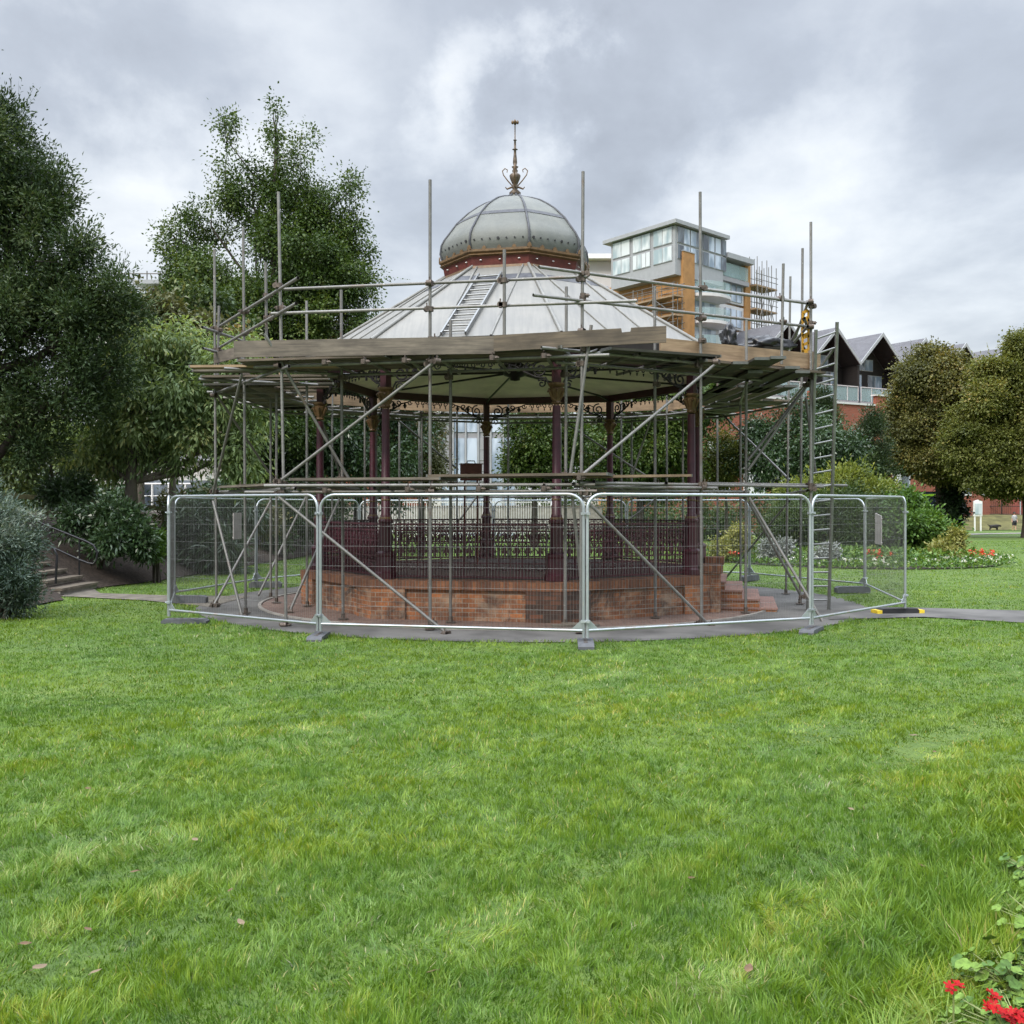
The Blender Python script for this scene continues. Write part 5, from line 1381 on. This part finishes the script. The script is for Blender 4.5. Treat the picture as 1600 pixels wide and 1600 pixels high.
# dark roofed building left of the bandstand roof
dr=bldg('dark_roof_house','house whose dark eaves show left of the bandstand roof','house',(GX(560,70),70,0))
b=MB(); b.box((GX(600,72),73,7),(11,5,13.2)); b.build('wall',M['farbrick'],dr)
b=MB(); b.box((GX(600,71),72.5,13.9),(13.5,7.5,.35)); b.box((GX(606,72),73,14.4),(10,4,.8)); b.build('roof',M['slate'],dr)
b=MB(); b.box((GX(590,70.4),70.46,11.5),(1.4,.1,1.6)); b.build('window',M['win'],dr)
# pale blue glazed facade seen through the bandstand
fb=bldg('glazed_building','pale blue curtained glass facade seen through the middle of the bandstand','building',(GX(735,66),66,0))
xl,xr=GX(688,66),GX(806,66)
b=MB(); b.box(((xl+xr)/2,68,5.2),(xr-xl,3.4,10.4)); b.build('wall',M['greypanel'],fb)
b=MB(); b.box((GX(680,66),66.4,5),(.75,1.0,10)); b.build('pier',M['palewall'],fb)
b=MB(); b.box(((xl+xr)/2,68,10.6),(xr-xl+1.2,4.4,.4)); b.build('roof',M['greytrim'],fb)
nx=6
for r_,(z0,z1) in enumerate(((-.1,3.2),(3.5,6.3),(6.7,9.6))):
    for i in range(nx):
        xa=xl+(xr-xl)*i/nx+.07; xb=xl+(xr-xl)*(i+1)/nx-.07
        b=MB(); b.box(((xa+xb)/2,66.27,(z0+z1)/2),(xb-xa,.06,z1-z0)); f_=b.build('window',M['greytrim'] if False else M['winblue'] if (i in (1,2,4,5) or r_==0) else M['greypanel'],fb)
        if (i in (0,3)) and r_>0:
            m_=MB()
            for q in range(1,4): m_.box(((xa+xb)/2,66.225,z0+(z1-z0)*q/4),(xb-xa,.03,.04))
            m_.build('louvre',M['greytrim'],f_)
for i in range(nx+1):
    b=MB(); b.box((xl+(xr-xl)*i/nx,66.22,4.8),(.10,.12,9.6)); b.build('mullion',M['greytrim'],fb)
# low white wall and terrace behind the bandstand
lw=bldg('terrace_wall','long pale low wall behind the rear fence panels','wall',(GX(700,58),58,0))
b=MB(); b.box((GX(720,58),58.2,1.2),(16,.4,1.3)); b.build('body',M['concrete'],lw); b=MB(); b.box((GX(720,58),58.2,1.89),(16.2,.5,.08)); b.build('coping',M['stone'],lw)
lr=bldg('park_railing','white picket railing in front of the pale blue facade','railing',(GX(700,54),54,0))
b=MB()
for z in (.5,2.1): b.beam((GX(560,54),54,z),(GX(860,54),54,z),.05,.06)
b.build('rail',M['white'],lr)
b=MB()
for i in range(80): 
    x=GX(560,54)+(GX(860,54)-GX(560,54))*i/79; b.beam((x,54,-.2),(x,54,2.2),.03,.03,up=(1,0,0))
b.build('picket',M['white'],lr)

# ================================================================ local frames for the oblique buildings
class Fr:
    def __init__(s,o,u,n): s.o=Vector(o); s.u=Vector((*u,0)).normalized(); s.n=Vector((*n,0)).normalized()
    def p(s,u,v,z): return s.o+s.u*u+s.n*v+Vector((0,0,z))
    def box(s,b,u0,u1,v0,v1,z0,z1,mi=0):
        vs=[s.p(u,v,z) for z in (z0,z1) for u,v in ((u0,v0),(u1,v0),(u1,v1),(u0,v1))]
        b.add(vs,[(3,2,1,0),(4,5,6,7),(0,1,5,4),(1,2,6,5),(2,3,7,6),(3,0,4,7)],mi)
def fbox(fr,name,mat,par,*a):
    b=MB(); fr.box(b,*a); return b.build(name,M[mat],par)
# gabled terrace
E_=Vector((.867,.5)); Nn=Vector((.5,-.867)); K_=1.35; P1=P(1305,512,75*K_)
GL=['gabled house nearest to the ladder, its gable cut by the scaffold','gabled house with the glass balcony in full view, second from the ladder','gabled house half hidden behind the olive tree top, third from the ladder','fourth gabled house, only its peak showing over the olive tree','farthest gabled house, its roof just visible between the two olive trees']
TW=4.85*K_; ZR=P1.z; ZV=ZY(566,76*K_)
def zk(z): return CAMH+(z-CAMH)*K_
# order of polygons: u along the row, n outward
for i in range(-1,5):
    fr=Fr((P1.x+E_.x*TW*i,P1.y+E_.y*TW*i,0),E_,Nn)
    lab='gabled house mostly hidden by the scaffold deck, left of the ladder' if i==-1 else GL[i]
    h=thing('terrace_house',lab,'house',tuple(fr.p(0,-2,0)),'gabled slate roofed houses in a row')
    w=TW/2
    b=MB(); fr.box(b,-w+.01,w-.01,-12,-2.1,-.5,ZV-.35); 
    b.prism([fr.p(-w+.2,-2.1,ZV-.36),fr.p(w-.2,-2.1,ZV-.36),fr.p(0,-2.1,ZR-.35)],-fr.n*9); b.build('wall',M['darktimber'],h)
    b=MB()
    for s_ in (-1,1):
        b.add([fr.p(0,.25,ZR),fr.p(0,-12.5,ZR),fr.p(s_*(w),-12.5,ZV),fr.p(s_*w,.25,ZV),fr.p(0,.25,ZR-.22),fr.p(0,-12.5,ZR-.22),fr.p(s_*w,-12.5,ZV-.22),fr.p(s_*w,.25,ZV-.22)],
              [(0,1,2,3),(7,6,5,4),(3,2,6,7),(1,5,6,2)])
    rf_=b.build('roof',M['slate'],h)
    b=MB()
    for s_ in (-1,1): b.prism([fr.p(0,.25,ZR+.05),fr.p(s_*w,.25,ZV+.05),fr.p(s_*w,.25,ZV-.30),fr.p(0,.25,ZR-.34)],fr.n*.10)
    b.build('barge_board',M['greytrim'],rf_)
    b=MB()   # timber soffit
    for s_ in (-1,1): b.quad(fr.p(0,.2,ZR-.25),fr.p(s_*(w-.05),.2,ZV-.24),fr.p(s_*(w-.05),-2.1,ZV-.24),fr.p(0,-2.1,ZR-.25))
    b.build('soffit',M['darktimber'],rf_)
    fbox(fr,'side_fin','darktimber',h,-w+.02,-w+.30,-2.1,-.1,zk(7.5),ZV-.25)
    for (u0,u1,z0,z1) in [(a_*K_,b_*K_,zk(c_),zk(d_)) for a_,b_,c_,d_ in ((-1.9,-.35,9.9,12.0),(.35,1.9,9.9,12.0),(-1.9,-.35,7.6,9.2),(.35,1.9,7.6,9.2),(-.9,.9,12.3,13.2))]:
        f_=fbox(fr,'window','greytrim',h,u0,u1,-2.1,-2.03,z0,z1)
        for q in range(2):
            ua=u0+(u1-u0)*q/2+.06; ub=u0+(u1-u0)*(q+1)/2-.06
            fbox(fr,'pane','winblue' if q else 'win',f_,ua,ub,-2.03,-2.0,z0+.07,z1-.07)
    bal=fbox(fr,'balcony','greypanel',h,-w+.32,w-.02,-2.05,.05,zk(9.45),zk(9.72))
    fbox(fr,'glass','balglass',bal,-w+.36,w-.06,-.02,.0,zk(9.74),zk(10.75))
    b=MB()
    for u in np.linspace(-w+.36,w-.06,5): fr.box(b,u-.03,u+.03,.0,.06,zk(9.72),zk(10.8))
    fr.box(b,-w+.34,w-.04,-.03,.06,zk(10.76),zk(10.82)); b.build('rail',M['lightpanel'],bal)
# orange brick block below
frb=Fr((P(1330,630,70*K_).x,70*K_,0),E_,Nn)
bb=thing('brick_block','long orange red brick block below the gabled houses','building',tuple(frb.p(0,0,0)))
zt=ZY(632,70*K_)
fbox(frb,'wall','farbrick',bb,-24,40,-4,0,-.5,zt); fbox(frb,'coping','lightpanel',bb,-24.1,40.1,-.35,.12,zt+.003,zt+.18)
for u,wd in ((3.9,.75),(-4.7,.75),(12.8,.75)): fbox(frb,'pier','farbrick',bb,u-wd,u+wd,-.2,.18,0,zt+.95)
fbox(frb,'pier_cap','lightpanel',bb,2.95,4.85,-.3,.28,zt+.955,zt+1.08)
for u in (-1.6,1.6,6.8,-8,-12,-16,16,20,25): 
    f_=fbox(frb,'window','white',bb,u-1.2,u+1.2,.0,.08,3,7.4); fbox(frb,'pane','win',f_,u-.05,u+1.1,.081,.10,3.15,7.2)
# apartment tower
dT=95; PT=P(1055,340,dT); LT=P(955,372,102); RT_=P(1172,378,103.7)
fL_=Fr((PT.x,PT.y,0),(LT.x-PT.x,LT.y-PT.y),(-(PT.y-LT.y)*-1,0)) if False else None
ul=Vector((LT.x-PT.x,LT.y-PT.y)).normalized(); nl_=Vector((ul.y*-1,ul.x)); 
if nl_.dot(Vector((-PT.x,-PT.y)))<0: nl_=-nl_
ur=Vector((RT_.x-PT.x,RT_.y-PT.y)).normalized(); nr_=Vector((ur.y,-ur.x))
if nr_.dot(Vector((-PT.x,-PT.y)))<0: nr_=-nr_
FL_=Fr((PT.x,PT.y,0),ul,nl_); FR_=Fr((PT.x,PT.y,0),ur,nr_)
lenL=(LT-PT).to_2d().length; lenR=(RT_-PT).to_2d().length
zT=lambda py: ZY(py,dT)
tw=thing('apartment_tower','modern apartment tower with a glazed penthouse and orange cladding, wrapped in scaffold','apartment block',(PT.x,PT.y,0))
zr=zT(342); zpb=zT(418); 
# main body set back under the penthouse
def quadprism(name,mat,uv,z0,z1,par=tw):
    b=MB(); n=len(uv); vs=[Vector((p.x,p.y,z0)) for p in uv]+[Vector((p.x,p.y,z1)) for p in uv]
    b.add(vs,[tuple(range(n)),tuple(range(n,2*n))]+[(i,(i+1)%n,n+(i+1)%n,n+i) for i in range(n)]); return b.build(name,M[mat],par)
cnr=Vector((PT.x,PT.y)); 
def cp_(a,c): return cnr+ul*a+ur*c        # a along left face, c along right face
quadprism('body','timberclad',[cp_(-.0+1.1,1.1),cp_(lenL+3,1.1),cp_(lenL+3,lenR-.5),cp_(1.1,lenR-.5)],0,zpb)
ph=quadprism('penthouse','greytrim',[cp_(0,0),cp_(lenL,0),cp_(lenL,lenR*.62),cp_(0,lenR*.62)],zpb-.6,zr-.6)
rfw=quadprism('roof','greytrim',[cp_(-.5,-.5),cp_(lenL+.8,-.5),cp_(lenL+.8,lenR*.66),cp_(-.5,lenR*.66)],zr-.5,zr-.15)
quadprism('roof_wing','greytrim',[cp_(-.3,lenR*.66),cp_(lenL,lenR*.66),cp_(lenL,lenR+.4),cp_(-.3,lenR+.4)],zr-2.2,zr-1.7)
quadprism('rear_penthouse','greytrim',[cp_(1.2,lenR*.62),cp_(lenL,lenR*.62),cp_(lenL,lenR-.3),cp_(1.2,lenR-.3)],zpb-.6,zr-2.2)
z1=zT(352); z0=zT(408); zm=zT(380)
for i,(a,c) in enumerate(((.35,2.8),(3.2,5.6),(6.0,lenL-.3))):
    for (q0,q1) in ((z0+.1,zm-.1),(zm+.1,z1)):
        f_=fbox(FL_,'window','greytrim',tw,a,c,0,.06,q0,q1)
        k=2 if q0>zm or i!=1 else 4
        for q in range(k): fbox(FL_,'pane','winlight' ,f_,a+(c-a)*q/k+.05,a+(c-a)*(q+1)/k-.05,.06,.09,q0+.06,q1-.06)
for i in range(4):
    a=.3+i*2.0; 
    for (q0,q1) in ((z0+.3,zm),(zm+.15,z1)):
        f_=fbox(FR_,'window','greytrim',tw,a,a+1.9,0,.06,q0,q1)
        for q in range(2): fbox(FR_,'pane','winblue' if (i+q)%2 else 'win',f_,a+.95*q+.05,a+.95*q+.9,.06,.09,q0+.05,q1-.05)
for i in range(2):
    a=lenR*.66+.3+i*2; fr=Fr(FR_.o+FL_.u*1.2,ur,nr_); f_=fbox(fr,'window','greytrim',tw,a,a+1.8,-.0,.06,z0+.3,zr-3); fbox(fr,'pane','winblue',f_,a+.1,a+1.7,.06,.09,z0+.4,zr-3.1)
# orange end wall and right-hand storeys
fbox(FR_,'end_wall','timberclad',tw,.9,2.7,-3,.25,0,zT(390)); fbox(FR_,'end_wall_capping','greytrim',tw,.85,2.75,-3,.3,zT(390)+.003,zT(388.5)); 
for s_,(za,zb) in enumerate(((462,425),(503,466),(545,507),(590,550),(640,600),(690,650))):
    z_lo,z_hi=ZY(za,99),ZY(zb,99)
    fbox(FR_,'wall_panel','lightpanel',tw,3.0,lenR,-1.2,-.7,z_lo,z_hi+.0)
    f_=fbox(FR_,'window','winblue',tw,3.2,7.4,-.7,-.62,z_lo+.2,z_hi-.35)
    f2_=fbox(FR_,'window','winblue',tw,9.0,11.9,-.7,-.62,z_lo+.2,z_hi-.35)
    m_=MB()
    for u in (9.0,9.97,10.95,11.9): FR_.box(m_,u-.05,u+.05,-.62,-.56,z_lo+.2,z_hi-.35)
    m_.build('mullion',M['greytrim'],f2_)
    # curved balcony with a glass front
    bal=MB(); arc=[FR_.p(2.9,.0,0)]+[FR_.p(2.9+2.6+2.6*-cos(t),1.7*sin(t)+.0,0) for t in np.linspace(.25,pi-.05,9)]+[FR_.p(8.1,-.7,0),FR_.p(2.9,-.7,0)]
    n=len(arc); zf=z_lo-.15
    bal.add([a+up*(zf-.3) for a in arc]+[a+up*zf for a in arc],[tuple(range(n)),tuple(range(n,2*n))]+[(i,(i+1)%n,n+(i+1)%n,n+i) for i in range(n)])
    bo=bal.build('balcony','x' and M['lightpanel'],tw)
    gl=MB()
    for a,c in zip(arc[:-3],arc[1:-2]): gl.quad(a+up*zf,c+up*zf,c+up*(zf+1.15),a+up*(zf+1.15))
    gl.build('glass',M['balglass'],bo)
fbox(FR_,'terrace_slab','greypanel',tw,2.9,lenR,-1.2,-.1,ZY(428,98),ZY(421,98)); 
g_=fbox(FR_,'terrace_glass','balglass',tw,2.9,lenR-.1,-.2,-.16,ZY(420,98),ZY(398,98))
fbox(FR_,'corner_column','timberclad',tw,lenR-.1,lenR+.9,-1.4,-.5,0,ZY(405,103))
for (u,py0,py1) in ((1.5,475,444),(1.5,518,487),(6.2,470,447),(6.2,510,485),(9.2,478,460)):
    fr=Fr(FL_.o+FR_.u*1.1,ul,nl_); f_=fbox(fr,'window','white',tw,u,u+1.3,0,.08,zT(py0),zT(py1)); 
    for q in range(2): fbox(fr,'pane','win',f_,u+.1+.6*q,u+.58+.6*q,.081,.10,zT(py0)+.1,zT(py1)-.1)
wb=thing('white_block','white flat roofed block left of the tower','building',(GX(945,108),108,0))
b=MB(); b.box((GX(948,110),112,14),(4.6,6,28)); b.build('wall',M['lightpanel'],wb); b=MB(); b.box((GX(945,110),111.6,28.3),(6,7.5,.5)); b.build('roof',M['white'],wb)
b=MB(); b.box((GX(940,110),108.96,24),(1.2,.1,2.6)); b.build('window',M['winblue'],wb)
# tower scaffolds
def tscaf(label,fr,u0,u1,v0,v1,zs,ztop,nu):
    t=thing('tower_scaffold',label,'scaffold',tuple(fr.p((u0+u1)/2,(v0+v1)/2,0)),'scaffolds on the apartment tower')
    for i in range(nu+1):
        for v in (v0,(v0+v1)/2,v1):
            u=u0+(u1-u0)*i/nu; b=MB(); b.tube([fr.p(u,v,0),fr.p(u,v,ztop+random.uniform(-.4,.5))],.045,5); b.build('standard',M['tube'],t)
    for z in zs:
        b=MB(); fr.box(b,u0-.2,u1+.2,v0,v1,z-.16,z); b.build('deck',M['boardnew'],t)
        for dz in (.55,1.1):
            for v in (v0,v1):
                b=MB(); b.tube([fr.p(u0-.3,v,z+dz),fr.p(u1+.3,v,z+dz)],.04,5); b.build('guard_rail',M['tube'],t)
    for i in range(len(zs)-1):
        for q in range(nu):
            ua=u0+(u1-u0)*q/nu; ub=u0+(u1-u0)*(q+1)/nu
            b=MB(); b.tube([fr.p(ua if (i+q)%2 else ub,v1,zs[i]),fr.p(ub if (i+q)%2 else ua,v1,zs[i+1])],.04,5); b.build('brace',M['tube'],t)
zs=[ZY(y,104) for y in (640,598,555,514,480,443)]
tscaf('tower scaffold at the right-hand corner, standing against the sky',FR_,lenR+1.0,lenR+4.6,-1.6,.2,zs,ZY(404,104),4)
tscaf('tower scaffold in front of the orange cladding',FL_,-.3,lenL+1.5,-.6,.6,[zT(y) for y in (590,552,523,492,462)],zT(438),4)

# ================================================================ far right : wall, mesh fence, board, bus, people
fw=thing('boundary_wall','red painted board wall behind the park railings','wall',(GX(1580,106),106,1))
b=MB(); b.box((GX(1606,106),106.6,1.85),(7.0,.4,1.8)); b.build('boards',M['redwood'],fw); b=MB(); b.box((GX(1606,106),106.6,2.79),(7.2,.5,.10)); b.build('capping',M['greytrim'],fw)
mf=thing('wire_fence','tall dark wire fence along the far edge of the park','fence',(GX(1500,104.6),104.6,1))
zA=1.02
for i in range(13):
    x=GX(1478,104.6)+1.9*i; b=MB(); b.tube([(x,104.6,zA-.1),(x,104.6,zA+1.75)],.06,6); b.build('post',M['greytrim'] if i%3==1 else M['dark'],mf)
b=MB()
x0_,x1_=GX(1478,104.6),GX(1478,104.6)+1.9*12
for z in (zA+.1,zA+.9,zA+1.7): b.tube([(x0_,104.6,z),(x1_,104.6,z)],.035,5)
n=int((x1_-x0_)/(.22))
for i in range(n): 
    x=x0_+.22*i; b.tube([(x,104.6,zA+.1),(x,104.6,zA+1.7)],.012,3)
b.build('wire_mesh',M['dark'],mf)
ng=thing('notice_board','white park notice board on two white posts','notice board',(GX(1528,93),93,gz(42,93)))
zb_=gz(42,93); xb=GX(1528,93)
b=MB(); b.prism([(xb-.42,92.9,zb_+1.35),(xb+.36,92.9,zb_+1.35),(xb+.36,92.9,zb_+2.7),(xb-.03,92.9,zb_+2.85),(xb-.42,92.9,zb_+2.7)],(0,.16,0)); b.build('panel',M['white'],ng)
b=MB(); b.box((xb-.03,92.87,zb_+2.0),(.62,.03,1.0)); b.build('glazing',M['winlight'],ng)
for s_ in (-.30,.24):
    b=MB(); b.box((xb+s_,92.98,zb_+.75),(.11,.11,1.6)); b.build('post',M['white'],ng)
# bus
bx=GX(1470,79)-10.8; bus=thing('bus','dark single decker bus with a bright green band, passing behind the ivy trunk','bus',(bx,79,-.17))
zb=-.17; L_=12.0
b=MB(); pr=[(0,.45),(0,2.9),(.25,3.2),(L_-.3,3.2),(L_,2.8),(L_,.45)]
b.prism([(bx+u-1,78,zb+z) for u,z in pr],(0,2.5,0)); b.build('body',M['busdark'],bus)
b=MB(); b.box((bx+8.2,77.98,zb+2.93),(5,.06,.16)); b.build('green_band',M['busgreen'],bus)
for u in (0.2,2.2,4.2,6.2,8.2):
    b=MB(); b.box((bx+u,77.98,zb+1.9),(1.8,.05,1.1)); b.build('window',M['win'],bus)
for u in (1.2,8.5):
    b=MB(); b.tube([(bx+u,77.9,zb+.5),(bx+u,78.2,zb+.5)],.5,16,cap=True); w_=b.build('wheel',M['rubber'],bus)
    b=MB(); b.tube([(bx+u,77.87,zb+.5),(bx+u,77.95,zb+.5)],.27,12,cap=True); b.build('hub',M['greytrim'],w_)
b=MB(); b.prism([(bx+8.0,77.955,zb+.95),(bx+10.6,77.955,zb+.95),(bx+10.6,77.955,zb+1.9),(bx+9.0,77.955,zb+1.9)],(0,.03,0)); b.build('light_panel',M['carwhite'],bus)

def skinfig(name,verts,edges,radii,mat,parent,root=0,sub=2):
    me=bpy.data.meshes.new(name); off=BASE[parent.name]
    me.from_pydata([Vector(v) for v in verts],edges,[]); o=bpy.data.objects.new(name,me); COL.objects.link(o); o.parent=parent
    sk=o.modifiers.new('skin','SKIN')
    for i,r in enumerate(radii):
        me.skin_vertices[0].data[i].radius=(r,r) if not isinstance(r,tuple) else r
    me.skin_vertices[0].data[root].use_root=True
    o.modifiers.new('sub','SUBSURF').levels=sub; o.modifiers['sub'].render_levels=sub
    me.materials.append(M[mat]); BASE[o.name]=off; return o
px_,pd=1585,95; bx=GX(px_,pd); bz=gz(bx,pd)
pe=thing('person','person in a striped shirt and dark shorts walking a dog','person',(bx,pd,bz))
V_=[(0,0,.90),(0,0,1.10),(0,0,1.33),(0,0,1.43),(0,0,1.50),(0,0,1.60),(0,0,1.66),(.09,0,.86),(.10,.02,.48),(.11,-.06,.08),(.11,.06,.04),(-.09,0,.86),(-.10,-.04,.48),(-.12,.10,.09),(-.12,-.02,.05),(.17,0,1.36),(.22,.02,1.08),(.24,-.06,.86),(.25,-.10,.76),(-.17,0,1.36),(-.23,0,1.08),(-.26,-.08,.88),(-.27,-.12,.78)]
E2=[(0,1),(1,2),(2,3),(3,4),(4,5),(5,6),(0,7),(7,8),(8,9),(9,10),(0,11),(11,12),(12,13),(13,14),(2,15),(15,16),(16,17),(17,18),(2,19),(19,20),(20,21),(21,22)]
Rr=[(.15,.11),(.13,.10),(.16,.10),.06,.06,.105,.08,.095,.065,.04,.035,.095,.065,.04,.035,.06,.045,.035,.035,.06,.045,.035,.035]
skinfig('body',V_,E2,Rr,'skin',pe)
b=MB(smooth=True); b.lathe([(.02,1.45),(.17,1.42),(.22,1.34),(.185,1.15),(.18,.95),(.185,.88)],12,(bx,pd,bz)); 
for s_ in (-1,1): b.tube([(bx+s_*.15,pd,bz+1.38),(bx+s_*.22,pd,bz+1.14)],[.085,.07],8)
b.build('shirt',M['shirt'],pe)
b=MB(smooth=True); b.lathe([(.19,.95),(.20,.85),(.19,.74)],12,(bx,pd,bz))
for s_ in (-1,1): b.tube([(bx+s_*.095,pd,bz+.82),(bx+s_*.11,pd,bz+.50)],[.12,.10],10)
b.build('shorts',M['shorts'],pe)
b=MB(smooth=True); b.lathe([(.105,1.58),(.118,1.65),(.10,1.72),(.05,1.765),(0,1.77)],10,(bx,pd+.015,bz)); b.build('hair',M['hair'],pe)
dx=GX(1553,94); dz=gz(dx,94); dg=thing('dog','small black dog with its head down on the far lawn','dog',(dx,94,dz))
V_=[(-.30,0,.42),(0,0,.43),(.28,0,.45),(.42,0,.52),(.56,0,.44),(.68,0,.40),(-.42,0,.50),(-.60,0,.60),(.28,.08,.28),(.27,.08,.04),(.28,-.08,.28),(.33,-.08,.04),(-.28,.08,.30),(-.36,.08,.18),(-.33,.08,.04),(-.28,-.08,.30),(-.40,-.08,.18),(-.36,-.08,.04),(.54,.06,.56),(.54,-.06,.56)]
E2=[(0,1),(1,2),(2,3),(3,4),(4,5),(0,6),(6,7),(2,8),(8,9),(2,10),(10,11),(0,12),(12,13),(13,14),(0,15),(15,16),(16,17),(4,18),(4,19)]
Rr=[.14,.14,.16,.10,.10,.05,.05,.025,.06,.035,.06,.035,.07,.04,.035,.07,.04,.035,.03,.03]
skinfig('body',V_,E2,Rr,'dogfur',dg,1)
# distant tree belt and hedges, one mass
g=np.random.default_rng(77); bl=[]
for i in range(70):
    x=-75+i*3.1+g.uniform(-1,1); 
    if 36<x<64: continue
    y=g.uniform(84,96) if x<-4 else g.uniform(128,150); bl.append((Vector((x,y,g.uniform(1.5,3.0))),3.4,2.4,g.uniform(2.5,4.4)))
far=bpy.data.objects.new('x',None)
def mass(name,bl,n,per,leaf,sig,mat,label,seed):
    o,_=crown(name,bl,n,per,leaf,sig,M[mat],None,seed=seed,shell=.5); tag(o,label,'trees',kind='stuff'); return o
mass('treeline',bl,1400,36,(.5,.34),.6,'l_mid','distant line of trees and hedges beyond the park',78)
bl2=[(Vector((GX(px,d),d,z)),2.4,1.4,h) for px,d,z,h in ((1130,60,.9,1.6),(1180,62,.9,1.8),(1240,63,1.0,1.8),(1300,64,1.0,1.8),(1360,66,1.0,1.9),(1400,70,.9,1.6),(1080,62,.8,1.6),(1020,64,.8,1.6),(960,64,.8,1.5),(900,64,.7,1.5))]
mass('hedge_foliage',bl2,620,40,(.22,.12),.3,'l_mid','clipped hedge mass behind the flower bed',79)
bl3=[(Vector((GX(px,d),d,2.2)),2.6,1.6,1.7) for px,d in ((-60,48),(-20,50),(40,50),(100,52),(160,54),(420,48),(470,50),(380,50))]
mass('hedge_foliage',bl3,620,40,(.22,.12),.3,'l_laurel','dark hedge behind the rail fence',80)
